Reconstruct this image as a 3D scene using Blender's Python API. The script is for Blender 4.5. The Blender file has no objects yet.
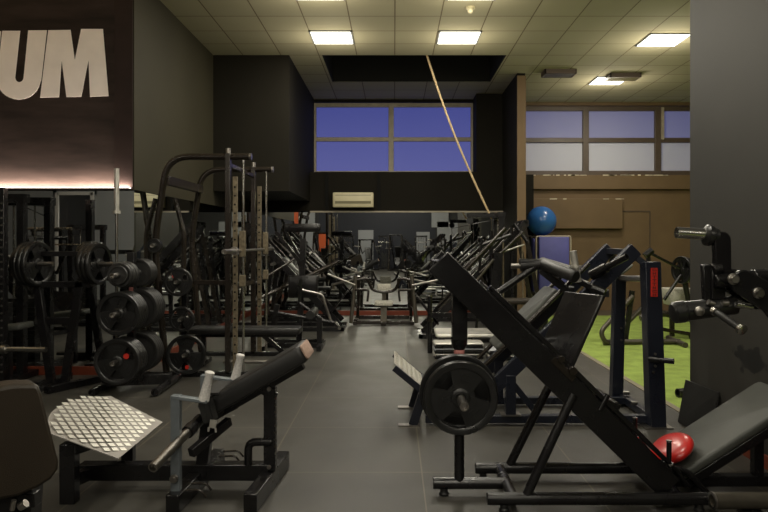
import bpy, bmesh, math, random
from mathutils import Vector, Matrix
random.seed(7)
C = bpy.context.scene.collection
S = bpy.context.scene
F, CX, CY, CH = 656.0, 394.0, 241.0, 1.47      # lens in pixels, vanishing point, eye height

# ------------------------------------------------ camera
cam = bpy.data.cameras.new('camera'); co = bpy.data.objects.new('camera', cam); C.objects.link(co)
co.location = (0, 0, CH); co.rotation_euler = (math.pi/2, 0, 0)
cam.sensor_width = 36; cam.lens = 36*F/768
cam.shift_x = -(CX-384)/768; cam.shift_y = -(256-CY)/768
cam.clip_start = .05; cam.clip_end = 200
S.camera = co
# ------------------------------------------------ world: dusk sky outside the windows
w = bpy.data.worlds.new('dusk'); S.world = w; w.use_nodes = True
nt = w.node_tree; nt.nodes.clear()
tc = nt.nodes.new('ShaderNodeTexCoord'); sp = nt.nodes.new('ShaderNodeSeparateXYZ')
rp = nt.nodes.new('ShaderNodeValToRGB'); bg = nt.nodes.new('ShaderNodeBackground'); wo = nt.nodes.new('ShaderNodeOutputWorld')
nt.links.new(tc.outputs['Generated'], sp.inputs[0]); nt.links.new(sp.outputs['Z'], rp.inputs[0])
rp.color_ramp.elements[0].position = 0.06; rp.color_ramp.elements[0].color = (.115, .125, .34, 1)
rp.color_ramp.elements[1].position = 0.22; rp.color_ramp.elements[1].color = (.050, .062, .26, 1)
nt.links.new(rp.outputs[0], bg.inputs[0]); nt.links.new(bg.outputs[0], wo.inputs[0])
bg.inputs[1].default_value = 1.0
# ------------------------------------------------ exposure
S.view_settings.view_transform = 'Standard'; S.view_settings.look = 'None'
S.view_settings.gamma = 1; S.view_settings.use_curve_mapping = False
S.view_settings.exposure = 0.12
LAMP_W = 31.0           # power of one ceiling panel
LED_W = 130.0
FILL_W = 18.0          # power of the unseen fill lamp added below each panel

# ------------------------------------------------ materials
MATS = {}
def N(nt, t, **k):
    n = nt.nodes.new(t)
    for a, b in k.items():
        if a.startswith('i_'): n.inputs[a[2:].replace('_', ' ')].default_value = b
        else: setattr(n, a, b)
    return n
def mat(name, col, rough=.5, metal=0., spec=.5, var=0., scale=6., bump=0., bscale=80., coat=0., rvar=0., stretch=None):
    m = bpy.data.materials.new(name); m.use_nodes = True; nt = m.node_tree; b = nt.nodes['Principled BSDF']
    b.inputs['Base Color'].default_value = (*col, 1); b.inputs['Roughness'].default_value = rough
    b.inputs['Metallic'].default_value = metal; b.inputs['Specular IOR Level'].default_value = spec
    if coat: b.inputs['Coat Weight'].default_value = coat; b.inputs['Coat Roughness'].default_value = .15
    if var or rvar or bump:
        g = N(nt, 'ShaderNodeNewGeometry'); mp = N(nt, 'ShaderNodeMapping')
        if stretch: mp.inputs['Scale'].default_value = stretch
        nt.links.new(g.outputs['Position'], mp.inputs[0])
    if var or rvar:
        n = N(nt, 'ShaderNodeTexNoise', i_Scale=scale, i_Detail=6.); nt.links.new(mp.outputs[0], n.inputs['Vector'])
    if var:
        r = N(nt, 'ShaderNodeMapRange'); r.inputs[1].default_value = .3; r.inputs[2].default_value = .7
        r.inputs[3].default_value = 1-var; r.inputs[4].default_value = 1+var
        nt.links.new(n.outputs['Fac'], r.inputs[0])
        v = N(nt, 'ShaderNodeVectorMath', operation='SCALE'); v.inputs[0].default_value = col
        nt.links.new(r.outputs[0], v.inputs['Scale']); nt.links.new(v.outputs[0], b.inputs['Base Color'])
    if rvar:
        r = N(nt, 'ShaderNodeMapRange'); r.inputs[1].default_value = .3; r.inputs[2].default_value = .7
        r.inputs[3].default_value = max(0, rough-rvar); r.inputs[4].default_value = min(1, rough+rvar)
        nt.links.new(n.outputs['Fac'], r.inputs[0]); nt.links.new(r.outputs[0], b.inputs['Roughness'])
    if bump:
        n2 = N(nt, 'ShaderNodeTexNoise', i_Scale=bscale, i_Detail=3.); nt.links.new(mp.outputs[0], n2.inputs['Vector'])
        bp = N(nt, 'ShaderNodeBump', i_Strength=bump, i_Distance=.01); nt.links.new(n2.outputs['Fac'], bp.inputs['Height'])
        nt.links.new(bp.outputs[0], b.inputs['Normal'])
    MATS[name] = m; return m
def emit(name, col, s):
    m = bpy.data.materials.new(name); m.use_nodes = True; nt = m.node_tree; nt.nodes.clear()
    e = N(nt, 'ShaderNodeEmission', i_Strength=s); e.inputs[0].default_value = (*col, 1); o = N(nt, 'ShaderNodeOutputMaterial')
    nt.links.new(e.outputs[0], o.inputs[0]); MATS[name] = m; return m
mat('black_metal', (.0065, .006, .0065), .27, 0, .5, rvar=.08, scale=4)
mat('bronze_metal', (.022, .017, .013), .25, .3, .6, rvar=.06, scale=4)
mat('navy_metal', (.010, .012, .020), .30, 0, .5, rvar=.06, scale=4)
mat('grey_metal', (.16, .18, .195), .4, .3, .5, var=.15, scale=15)
mat('worn_metal', (.20, .165, .11), .5, .6, .5, var=.35, scale=30)
mat('chrome', (.50, .49, .46), .25, 1., rvar=.04, scale=5)
mat('steel', (.33, .31, .285), .34, 1., rvar=.06, var=.12, scale=8)
mat('alu', (.62, .60, .55), .42, .75, rvar=.1, var=.08, scale=14)
mat('tread_base', (.30, .28, .26), .5, .5, var=.1, scale=20)
mat('alu_bar', (.70, .68, .62), .35, .6)
mat('rubber', (.009, .009, .009), .32, 0, .6, rvar=.06, scale=8, bump=.04, bscale=120)
mat('rubber_grey', (.018, .0175, .017), .45, 0, .5, var=.2, scale=20)
mat('leather', (.012, .0115, .0115), .42, 0, .5, bump=.2, bscale=300, rvar=.08)
mat('leather_brown', (.022, .016, .010), .42, 0, .4, bump=.2, bscale=300, var=.15)
mat('leather_grey', (.055, .057, .050), .5, 0, .4, bump=.15, bscale=300, var=.12)
mat('worn_end', (.33, .22, .17), .8, var=.3, scale=60)
mat('white_tape', (.62, .60, .58), .8, var=.18, scale=90, bump=.5, bscale=150)
mat('red_rubber', (.46, .012, .009), .32, 0, .5, coat=.3)
mat('blue_ball', (.03, .12, .34), .22, 0, .5)
mat('blue_mat', (.085, .085, .30), .55, var=.08)
mat('red_decal', (.50, .02, .010), .5)
mat('dark_print', (.10, .008, .006), .6)
mat('pink_decal', (.55, .22, .20), .6)
mat('cream', (.62, .56, .36), .45, var=.05)
mat('cream_dark', (.20, .18, .10), .6)
mat('white_paint', (.30, .31, .33), .5)
mat('grey_paint', (.28, .29, .30), .5)
mat('beige_tube', (.085, .075, .058), .38, .5, .5, var=.15, scale=15)
mat('orange', (.60, .10, .02), .5)
mat('yellow', (.7, .45, .03), .5)
mat('rope', (.58, .43, .24), .9, var=.3, scale=60, bump=.5, bscale=120)
mat('green_band', (.12, .35, .06), .5)
mat('speckled', (.42, .40, .34), .7, var=.45, scale=90)
mat('black_paint', (.0125, .0108, .0072), .8, 0, .15, var=.12, scale=1.2)
mat('olive_black', (.031, .027, .0155), .7, 0, .2, var=.10, scale=1.0)
mat('black_void', (.006, .006, .005), .8, 0, .2)
mat('brown_paint', (.145, .094, .047), .6, 0, .35, var=.10, scale=2.0, bump=.12, bscale=14)
mat('brown_frame', (.085, .060, .042), .5, var=.1)
mat('beige_frame', (.36, .31, .23), .45, var=.15)
mat('sill_chips', (.75, .66, .50), .8)
mat('plum_wall', (.030, .021, .018), .7, 0, .2, var=.38, scale=1.6, stretch=(1, 1, 5))
mat('plum_plain', (.028, .018, .016), .7, 0, .2, var=.1)
mat('letter_white', (.92, .85, .80), .6, var=.04)
mat('red_base', (.17, .032, .012), .5, var=.12)
mat('green_turf', (.27, .36, .08), .9, 0, .2, var=.22, scale=5, bump=.9, bscale=170)
mat('kerb', (.20, .17, .12), .7, var=.2)
mat('brown_rubber', (.085, .066, .046), .6, 0, .4, var=.15, scale=4)
mat('navy_wall', (.012, .014, .024), .6)
mat('rear_wall', (.022, .022, .024), .6)
mat('vent_brown', (.08, .055, .04), .6)
emit('led', (1., .82, .70), 9.)
emit('panel', (1., .98, .80), 5.)
emit('spot', (.9, .9, 1.), 6.)
m = mat('mirror', (.80, .82, .80), .0, 1.); MATS['mirror'].node_tree.nodes['Principled BSDF'].inputs['Roughness'].default_value = .012

def grid_mat(name, col, line, ox, oy, step, lw, rough, var, scale, rvar=0., spec=.4, tilevar=.0, bump=0.):
    m = bpy.data.materials.new(name); m.use_nodes = True; nt = m.node_tree; b = nt.nodes['Principled BSDF']; L = nt.links.new
    g = N(nt, 'ShaderNodeNewGeometry'); s = N(nt, 'ShaderNodeSeparateXYZ'); L(g.outputs['Position'], s.inputs[0])
    def M(op, a, bb=None):
        n = N(nt, 'ShaderNodeMath', operation=op)
        for i, v in enumerate((a, bb)):
            if v is None: continue
            if isinstance(v, (int, float)): n.inputs[i].default_value = v
            else: L(v, n.inputs[i])
        return n.outputs[0]
    ms = []; cells = []
    for ax, o in (('X', ox), ('Y', oy)):
        u = M('DIVIDE', M('SUBTRACT', s.outputs[ax], o), step)
        cells.append(M('FLOOR', u))
        f = M('FRACT', u); d = M('MINIMUM', f, M('SUBTRACT', 1., f))
        ms.append(M('LESS_THAN', d, lw/step/2))
    line_f = M('MAXIMUM', ms[0], ms[1])
    cb = N(nt, 'ShaderNodeCombineXYZ'); L(cells[0], cb.inputs[0]); L(cells[1], cb.inputs[1])
    wn = N(nt, 'ShaderNodeTexWhiteNoise'); L(cb.outputs[0], wn.inputs['Vector'])
    n = N(nt, 'ShaderNodeTexNoise', i_Scale=scale, i_Detail=7.); L(g.outputs['Position'], n.inputs['Vector'])
    f = M('ADD', M('MULTIPLY', M('SUBTRACT', n.outputs['Fac'], .5), var*4), 1.)
    f = M('MULTIPLY', f, M('ADD', M('MULTIPLY', wn.outputs['Value'], tilevar), 1-tilevar/2))
    v = N(nt, 'ShaderNodeVectorMath', operation='SCALE'); v.inputs[0].default_value = col; L(f, v.inputs['Scale'])
    mx = N(nt, 'ShaderNodeMix', data_type='RGBA'); L(line_f, mx.inputs[0]); L(v.outputs[0], mx.inputs[6]); mx.inputs[7].default_value = (*line, 1)
    L(mx.outputs[2], b.inputs['Base Color'])
    b.inputs['Specular IOR Level'].default_value = spec
    if rvar: L(M('ADD', M('MULTIPLY', M('SUBTRACT', n.outputs['Fac'], .5), rvar*4), rough), b.inputs['Roughness'])
    else: b.inputs['Roughness'].default_value = rough
    if bump:
        n2 = N(nt, 'ShaderNodeTexNoise', i_Scale=220.); L(g.outputs['Position'], n2.inputs['Vector'])
        bp = N(nt, 'ShaderNodeBump', i_Strength=bump, i_Distance=.01); L(n2.outputs['Fac'], bp.inputs['Height']); L(bp.outputs[0], b.inputs['Normal'])
    MATS[name] = m
grid_mat('ceiling_tiles', (.40, .365, .245), (.15, .12, .07), .012, 10.38, .6, .016, .9, .03, 1.5, tilevar=.10)
grid_mat('floor_tiles', (.053, .050, .043), (.125, .108, .08), .177, 4.17, 1.0, .008, .42, .16, 2.2, rvar=.07, spec=.35, tilevar=.10, bump=.12)

# column wall with its dark worn stain
def stained():
    m = mat('pillar_paint', (.036, .034, .029), .6, 0, .3, var=.08, scale=1.5)
    nt = m.node_tree; b = nt.nodes['Principled BSDF']; L = nt.links.new
    src = b.inputs['Base Color'].links[0].from_socket
    g = N(nt, 'ShaderNodeNewGeometry'); s = N(nt, 'ShaderNodeVectorMath', operation='SUBTRACT'); s.inputs[1].default_value = (2.41, 4.47, .665)
    L(g.outputs['Position'], s.inputs[0])
    n = N(nt, 'ShaderNodeTexNoise', i_Scale=7., i_Detail=5.); L(g.outputs['Position'], n.inputs['Vector'])
    sc = N(nt, 'ShaderNodeVectorMath', operation='MULTIPLY'); sc.inputs[1].default_value = (1, 4.4, 10.5); L(s.outputs[0], sc.inputs[0])
    ln = N(nt, 'ShaderNodeVectorMath', operation='LENGTH'); L(sc.outputs[0], ln.inputs[0])
    a = N(nt, 'ShaderNodeMath', operation='MULTIPLY_ADD'); L(n.outputs['Fac'], a.inputs[0]); a.inputs[1].default_value = 2.4; L(ln.outputs['Value'], a.inputs[2])
    r = N(nt, 'ShaderNodeMapRange'); r.inputs[1].default_value = 2.0; r.inputs[2].default_value = 2.12; L(a.outputs[0], r.inputs[0])
    mx = N(nt, 'ShaderNodeMix', data_type='RGBA'); mx.inputs[6].default_value = (.012, .012, .011, 1); L(r.outputs[0], mx.inputs[0]); L(src, mx.inputs[7])
    L(mx.outputs[2], b.inputs['Base Color'])
stained()
def pane_mat(name, frost, col):
    m = bpy.data.materials.new(name); m.use_nodes = True; nt = m.node_tree; nt.nodes.clear(); L = nt.links.new
    t = N(nt, 'ShaderNodeBsdfTransparent'); gl = N(nt, 'ShaderNodeBsdfGlossy', i_Roughness=.12); d = N(nt, 'ShaderNodeBsdfDiffuse')
    gl.inputs[0].default_value = (.5, .5, .5, 1)
    d.inputs[0].default_value = (*col, 1); tl = N(nt, 'ShaderNodeBsdfTranslucent'); tl.inputs[0].default_value = (*col, 1)
    a = N(nt, 'ShaderNodeMixShader'); a.inputs[0].default_value = .35; L(d.outputs[0], a.inputs[1]); L(tl.outputs[0], a.inputs[2])
    bb = N(nt, 'ShaderNodeMixShader'); bb.inputs[0].default_value = frost; L(t.outputs[0], bb.inputs[1]); L(a.outputs[0], bb.inputs[2])
    c = N(nt, 'ShaderNodeMixShader'); c.inputs[0].default_value = .0; L(bb.outputs[0], c.inputs[1]); L(gl.outputs[0], c.inputs[2])
    o = N(nt, 'ShaderNodeOutputMaterial'); L(c.outputs[0], o.inputs[0]); MATS[name] = m
pane_mat('pane_clear', .12, (.35, .35, .6))
pane_mat('pane_frost', .45, (.60, .60, .66))
pane_mat('pane_frost_low', .75, (.80, .80, .78))

# ------------------------------------------------ geometry helpers
def at(px, py, d): return Vector(((px-CX)*d/F, d, CH-(py-CY)*d/F))
V = lambda *a: Vector(a)
def frame_of(d, up=(0, 0, 1)):
    d = Vector(d).normalized(); u = Vector(up)
    if abs(d.dot(u.normalized())) > .98: u = Vector((0, 1, 0))
    s = d.cross(u).normalized(); u = s.cross(d).normalized(); return d, s, u
class G:
    def __init__(self): self.b = bmesh.new()
    def prism(self, a, bb):                         # two matching rings
        va = [self.b.verts.new(p) for p in a]; vb = [self.b.verts.new(p) for p in bb]; n = len(va)
        for i in range(n): self.b.faces.new((va[i], va[(i+1) % n], vb[(i+1) % n], vb[i]))
        self.b.faces.new(list(reversed(va))); self.b.faces.new(vb); return self
    def beam(self, p0, p1, w=.06, h=.06, up=(0, 0, 1), w2=None, h2=None):
        p0, p1 = Vector(p0), Vector(p1); d, s, u = frame_of(p1-p0, up); w2 = w2 or w; h2 = h2 or h
        r = lambda p, w, h: [p+s*a*w/2+u*c*h/2 for a, c in ((-1, -1), (1, -1), (1, 1), (-1, 1))]
        return self.prism(r(p0, w, h), r(p1, w2, h2))
    def box(self, c, s, rz=0):
        c = Vector(c); m = Matrix.Rotation(rz, 3, 'Z')
        q = [m @ Vector((a*s[0]/2, bq*s[1]/2, 0)) for a, bq in ((-1, -1), (1, -1), (1, 1), (-1, 1))]
        return self.prism([c+p-V(0, 0, s[2]/2) for p in q], [c+p+V(0, 0, s[2]/2) for p in q])
    def rod(self, p0, p1, r, r2=None, n=14, hollow=False):
        p0, p1 = Vector(p0), Vector(p1); r2 = r if r2 is None else r2
        prof = [(0, r), ((p1-p0).length, r2)]
        if hollow:
            L = (p1-p0).length
            return self.lathe(p0, p1-p0, [(.03, 0), (.03, r*.72), (0, r*.74), (0, r), (L, r2), (L, 0)], n)
        return self.lathe(p0, p1-p0, [(0, 0)]+prof+[(prof[1][0], 0)], n)
    def lathe(self, o, ax, prof, n=24, up=(0, 0, 1)):   # prof: (along, radius)
        o = Vector(o); d, s, u = frame_of(ax, up); rings = []
        for t, r in prof:
            if r < 1e-6: rings.append([self.b.verts.new(o+d*t)])
            else: rings.append([self.b.verts.new(o+d*t+(s*math.cos(2*math.pi*i/n)+u*math.sin(2*math.pi*i/n))*r) for i in range(n)])
        for A, B in zip(rings, rings[1:]):
            for i in range(n):
                j = (i+1) % n
                f = [A[i % len(A)], A[j % len(A)], B[j % len(B)], B[i % len(B)]]
                ff = []
                for v in f:
                    if v not in ff: ff.append(v)
                if len(ff) > 2:
                    try: self.b.faces.new(ff)
                    except ValueError: pass
        return self
    def tube(self, pts, r, n=12, fil=.0, seg=5):
        pts = [Vector(p) for p in pts]
        if fil:
            q = [pts[0]]
            for i in range(1, len(pts)-1):
                a, b, c = pts[i-1], pts[i], pts[i+1]
                da, dc = (a-b), (c-b); f = min(fil, da.length*.48, dc.length*.48)
                A, B = b+da.normalized()*f, b+dc.normalized()*f
                for k in range(seg+1):
                    t = k/seg; q.append(A*(1-t)**2+b*2*t*(1-t)+B*t*t)
            q.append(pts[-1]); pts = q
        rings = []; d0, s, u = frame_of(pts[1]-pts[0])
        for i, p in enumerate(pts):
            t = ((pts[min(i+1, len(pts)-1)]-pts[i]).normalized()+(pts[i]-pts[max(i-1, 0)]).normalized()).normalized()
            s = (s-t*s.dot(t)).normalized(); u = s.cross(t)
            rings.append([self.b.verts.new(p+(s*math.cos(2*math.pi*k/n)+u*math.sin(2*math.pi*k/n))*r) for k in range(n)])
        for A, B in zip(rings, rings[1:]):
            for i in range(n): self.b.faces.new((A[i], A[(i+1) % n], B[(i+1) % n], B[i]))
        self.b.faces.new(list(reversed(rings[0]))); self.b.faces.new(rings[-1]); return self
    def plate(self, outline, thick):                 # closed outline of points, thickness vector
        t = Vector(thick); return self.prism([Vector(p) for p in outline], [Vector(p)+t for p in outline])
    def pad(self, o, ex, ey, ez, rad=.03):           # rounded pad: corner o, three edge vectors, last is thickness
        o, ex, ey, ez = map(Vector, (o, ex, ey, ez)); lx, ly, lz = ex.length, ey.length, ez.length
        X, Y, Z = ex.normalized(), ey.normalized(), ez.normalized()
        def ring(ins, z):
            q = []; r = max(rad-ins*.3, .004)
            for cx_, cy_, a0 in ((lx-ins-r, ly-ins-r, 0), (ins+r, ly-ins-r, 90), (ins+r, ins+r, 180), (lx-ins-r, ins+r, 270)):
                for k in range(5):
                    a = math.radians(a0+k*22.5); q.append(o+X*(cx_+r*math.cos(a))+Y*(cy_+r*math.sin(a))+Z*z)
            return q
        e = min(lz*.3, .015)
        rs = [ring(e, 0), ring(e*.3, e*.4), ring(0, e), ring(0, lz-e), ring(e*.3, lz-e*.4), ring(e, lz)]
        vs = [[self.b.verts.new(p) for p in r] for r in rs]; n = len(vs[0])
        for A, B in zip(vs, vs[1:]):
            for i in range(n): self.b.faces.new((A[i], A[(i+1) % n], B[(i+1) % n], B[i]))
        self.b.faces.new(list(reversed(vs[0]))); self.b.faces.new(vs[-1]); return self
def obj(name, g, m, parent=None, off=None, smooth=True, bevel=0.):
    bm = g.b
    if off is not None: bmesh.ops.translate(bm, verts=bm.verts, vec=-Vector(off))
    bmesh.ops.recalc_face_normals(bm, faces=bm.faces)
    me = bpy.data.meshes.new(name); bm.to_mesh(me); bm.free()
    me.materials.append(MATS[m])
    if smooth:
        for p in me.polygons: p.use_smooth = True
        try: me.set_sharp_from_angle(angle=math.radians(38))
        except Exception: pass
    o = bpy.data.objects.new(name, me); C.objects.link(o)
    if parent: o.parent = parent
    if bevel:
        md = o.modifiers.new('bevel', 'BEVEL'); md.width = bevel; md.segments = 2; md.limit_method = 'ANGLE'; md.angle_limit = math.radians(50)
    return o
def struct(name, g, m, parent=None, **k):
    k.setdefault('smooth', False); o = obj(name, g, m, parent, **k)
    if not parent: o['kind'] = 'structure'
    return o
def tag(o, label, cat, group=None):
    o['label'] = label; o['category'] = cat
    if group: o['group'] = group
    return o
SPLIT = {'strut', 'brace', 'carriage_roller', 'bolt', 'foot_flange', 'yoke_bolt', 'rubber_foot', 'bracket_cap', 'peg_hook', 'handle_collar', 'louvre', 'leg', 'adjuster', 'cross_bar', 'weight_plate_pin', 'link_plate', 'stop_peg', 'upright', 'grip_end', 'guide_rod'}
def islands(g):
    g.b.verts.ensure_lookup_table(); seen = set(); out = []
    for v in g.b.verts:
        if v in seen: continue
        st = [v]; comp = []; seen.add(v)
        while st:
            a = st.pop(); comp.append(a)
            for e in a.link_edges:
                b = e.other_vert(a)
                if b not in seen: seen.add(b); st.append(b)
        h = G(); mp = {a: h.b.verts.new(a.co) for a in comp}; fs = set()
        for a in comp: fs.update(a.link_faces)
        for f in fs: h.b.faces.new([mp[q] for q in f.verts])
        out.append(h)
    g.b.free(); return out
class T:                                            # a thing: Empty at its base, parts as children
    def __init__(s, name, label, cat, loc=(0, 0, 0), group=None, rz=0, world=False):
        s.r = bpy.data.objects.new(name, None); C.objects.link(s.r); s.r.location = loc; s.r.rotation_euler = (0, 0, rz)
        s.r.empty_display_size = .1; tag(s.r, label, cat, group); s.off = Vector(loc) if world else None
    def part(s, name, g, m, parent=None, label=None, bevel=0., smooth=True):
        if name in SPLIT:
            isl = islands(g)
            for h in isl: o = s.part1(name, h, m, parent, label, bevel, smooth)
            return o
        return s.part1(name, g, m, parent, label, bevel, smooth)
    def part1(s, name, g, m, parent=None, label=None, bevel=0., smooth=True):
        o = obj(name, g, m, parent or s.r, s.off, smooth, bevel)
        if label: o['label'] = label
        return o
def one(name, g, m, label, cat, loc, group=None, bevel=0., smooth=True):
    o = obj(name, g, m, None, loc, smooth, bevel); o.location = loc; return tag(o, label, cat, group)
def dup(root, loc, rz=None, label=None, group=None, scale=None):
    r = root.copy(); C.objects.link(r); r.location = loc
    if rz is not None: r.rotation_euler = (0, 0, rz)
    if scale: r.scale = scale
    if label: r['label'] = label
    if group: r['group'] = group
    for ch in root.children:
        c = ch.copy(); C.objects.link(c); c.parent = r
        for gch in ch.children:
            d = gch.copy(); C.objects.link(d); d.parent = c
    return r

# ------------------------------------------------ the room
H = 4.41
XL, XM, XR, XE = -10., -2.86, 2.41, 9.0
YB, YS, YM, YW = -9., 7.22, 13.0, 13.62
SOF = 2.035
bx = lambda x0, x1, y0, y1, z0, z1: G().box(((x0+x1)/2, (y0+y1)/2, (z0+z1)/2), (x1-x0, y1-y0, z1-z0))
struct('floor', bx(XL, 2.44, YB, YW+.4, -.1, 0), 'floor_tiles')
tf = struct('floor_turf', bx(2.50, XE, -2, 12.9, -.1, .004), 'green_turf')
struct('floor_kerb', bx(2.44, 2.50, -2, 12.9, -.1, .008), 'kerb')
struct('floor_strip_back', bx(2.44, XE, 12.9, 14.3, -.1, .0), 'brown_rubber')
struct('floor_rear_right', bx(2.44, XE, YB, -2, -.1, .0), 'floor_tiles')
# ceiling with the black opening left in it
hx0, hx1, hy0, hy1 = -1.14, 1.78, 10.38, 12.12
cg = G()
for a in ((XL, XE, YB, hy0), (XL, hx0, hy0, hy1), (hx1, XE, hy0, hy1), (XL, XE, hy1, 14.3)):
    cg.box(((a[0]+a[1])/2, (a[2]+a[3])/2, H+.05), (a[1]-a[0], a[3]-a[2], .1))
struct('ceiling', cg, 'ceiling_tiles')
vg = bx(hx0, hx1, hy0, hy0+.02, H+.002, H+.9)
for a in ((hx0, hx1, hy1-.02, hy1), (hx0, hx0+.02, hy0, hy1), (hx1-.02, hx1, hy0, hy1)):
    vg.box(((a[0]+a[1])/2, (a[2]+a[3])/2, H+.451), (a[1]-a[0], a[3]-a[2], .898))
vg.box(((hx0+hx1)/2, (hy0+hy1)/2, H+.95), (hx1-hx0+.1, hy1-hy0+.1, .1))
struct('ceiling_opening', vg, 'black_void')
# sign wall (faces the camera) and long side wall behind it
struct('wall_sign', bx(XL, -3.07, YS, YS+.2, SOF, H), 'plum_wall')
struct('trim_1', bx(-3.07, XM-.012, YS-.015, YS+.2, SOF, H), 'plum_plain')
struct('wall_left_upper', bx(XM-.2, XM, YS, YM+.6, SOF, H), 'olive_black')
struct('wall_left_block', bx(XM, -1.66, 10.38, YW+.1, 2.26, H), 'black_paint')
struct('wall_sign_mirror', bx(XL, XM, YS, YS+.03, .085, SOF), 'mirror')
struct('wall_left_mirror', bx(XM-.03, XM, YS+.03, YM, .085, SOF), 'mirror')
struct('wall_back_mirror', bx(XM, 2.16, YM, YM+.03, .085, 2.04), 'mirror')
struct('baseboard_sign', bx(XL, XM+.02, YS-.02, YS+.03, 0, .09), 'red_base')
struct('baseboard_left', bx(XM-.03, XM+.02, YS+.03, YM, 0, .09), 'red_base')
struct('baseboard_back', bx(XM, 2.16, YM-.02, YM+.03, 0, .09), 'red_base')
struct('trim_2', bx(-1.66, 2.16, YM-.03, YM+.03, 2.035, 2.065), 'beige_frame')
# back wall under and around the high window
struct('wall_back', bx(-2.9, 2.16, YM, YW, 2.065, 2.84), 'black_paint')
g = bx(-2.9, -1.66, YW, YW+.2, 2.84, H); g.box((1.95, YW+.1, 3.6), (.6, .2, 1.7)); g.box((0, YW+.1, 4.385), (4.4, .2, .05)); g.box((0, YW+.1, 1.4), (5.8, .2, 2.9))
struct('wall_back_upper', g, 'black_paint')
struct('wall_back_block', bx(1.64, 2.16, 13.08, YW, 2.84, H), 'black_paint')
struct('wall_partition', bx(2.16, 2.30, 11.5, 14.0, 0, H), 'black_paint')
struct('trim_3', bx(2.155, 2.305, 11.46, 11.50, 0, 4.36), 'brown_paint')
# right bay
YR = 13.9
g = bx(2.30, XE, YR, YR+.2, 0, 2.86); g.box((5.6, YR+.1, 4.38), (6.8, .2, .08))
struct('wall_right_bay', g, 'brown_paint')
struct('trim_4', bx(2.30, XE, YR-.10, YR, 2.56, 2.86), 'brown_paint', bevel=.01)
struct('trim_5', bx(2.30, 4.80, YR-.14, YR, 1.73, 2.36), 'brown_paint', bevel=.01)
g = G()
for _ in range(46):
    x = random.uniform(2.35, 6.2); g.box((x, YR-.102, 2.855), (random.uniform(.02, .16), .008, random.uniform(.008, .025)))
for _ in range(14):
    x = random.choice((random.uniform(2.4, 3.6), random.uniform(4.3, 4.8))); g.box((x, YR-.142, 2.352), (random.uniform(.02, .12), .008, random.uniform(.006, .02)))
struct('trim_6', g, 'sill_chips')
g = G(); g.box((5.42, YR-.006, 1.05), (.02, .02, 2.1)); g.box((5.1, YR-.006, 2.1), (.66, .02, .02)); struct('trim_7', g, 'brown_frame')
struct('wall_east', bx(XE, XE+.2, YB, 14.3, 0, H), 'brown_paint')
struct('wall_pillar', bx(XR, 2.75, 1.2, 5.34, 0, H), 'pillar_paint')
struct('baseboard_pillar', bx(XR-.015, XR, 1.2, 4.72, 0, .085), 'red_base')
struct('wall_rear', bx(XL, XE, YB-.2, YB, 0, H), 'rear_wall')
struct('wall_west', bx(XL-.2, XL, YB, YS+.2, 0, H), 'rear_wall')
g = bx(-12, -8.45, -2.1, -2, 0, H); g.box((-6.2, -2.05, H/2), (2.6, .1, H)); g.box((-8, -2.05, 3.5), (1.1, .1, 1.75))
g2 = bx(XL, -8.45, -2.1, -2, 0, H); g2.box((-6.2, -2.05, H/2), (2.6, .1, H)); g2.box((-8, -2.05, 3.5), (1.1, .1, 1.75)); g.b.free()
struct('wall_rear_left', g2, 'grey_paint')
g = bx(-8.47, -8.39, -2.0, -1.95, 0, 2.68); g.box((-7.55, -1.975, 1.34), (.08, .05, 2.68)); g.box((-7.97, -1.975, 2.66), (.9, .05, .08)); struct('door_1', g, 'white_tape')

def window(n, x0, x1, z0, z1, cols, y, fr, mat_lo, mat_hi, zm, fw=.06):
    root = bpy.data.objects.new('window_%d' % n, None); C.objects.link(root); root['kind'] = 'structure'
    g = G()
    for x in cols: g.box((x, y, (z0+z1)/2), (fw*1.3, .09, z1-z0))
    for x in (x0, x1): g.box((x, y, (z0+z1)/2), (fw, .09, z1-z0))
    for z in (z0+fw/2, z1-fw/2, zm): g.box(((x0+x1)/2, y, z), (x1-x0, .08, fw))
    obj('window_frame', g, fr, root, smooth=False, bevel=.008)
    xs = [x0]+list(cols)+[x1]
    for a, b in zip(xs, xs[1:]):
        obj('window_pane', bx(a, b, y+.01, y+.016, z0, zm), mat_lo, root, smooth=False)
        obj('window_pane', bx(a, b, y+.01, y+.016, zm, z1), mat_hi, root, smooth=False)
window(1, -1.66, 1.64, 2.84, 4.34, (-.06,), YW+.05, 'beige_frame', 'pane_clear', 'pane_clear', 3.585, .085)
window(2, 2.30, XE, 2.86, 4.33, (4.07, 5.60, 7.2), YR+.05, 'brown_frame', 'pane_frost_low', 'pane_frost', 3.61, .10)
struct('trim_8', bx(5.66, 5.72, YR-.02, YR+.05, 3.62, 4.30), 'beige_frame')
# rear wall panels that the mirror shows
for (x0, x1, z0, z1, mm) in ((-4.0, 2.2, 0, 3.4, 'navy_wall'),):
    struct('wall_rear_panel', bx(x0, x1, YB, YB+.06, z0, z1), mm)
for i, (x0, x1, z0, z1, mm, lb) in enumerate(((-1.9, -1.1, 0, 2.05, 'white_paint', 'white door in the rear wall seen in the mirror'), (2.3, 3.6, 0, 2.5, 'white_paint', 'white panel at the rear wall right'),
        (-6.0, -5.1, 1.6, 3.3, 'orange', ''), (-5.0, -4.2, 0, 3.3, 'white_paint', ''), (2.0, 2.9, 2.2, 3.1, 'white_paint', ''), (-4.0, -3.4, .9, 1.9, 'orange', ''), (-9, -7, 0, 3.4, 'white_paint', ''), (1.2, 1.9, 0, 1.95, 'white_paint', ''))):
    struct('door_%d' % (i+2) if 'white' in mm else 'wall_rear_accent', bx(x0, x1, YB+.06, YB+.12, z0, z1), mm)

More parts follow.
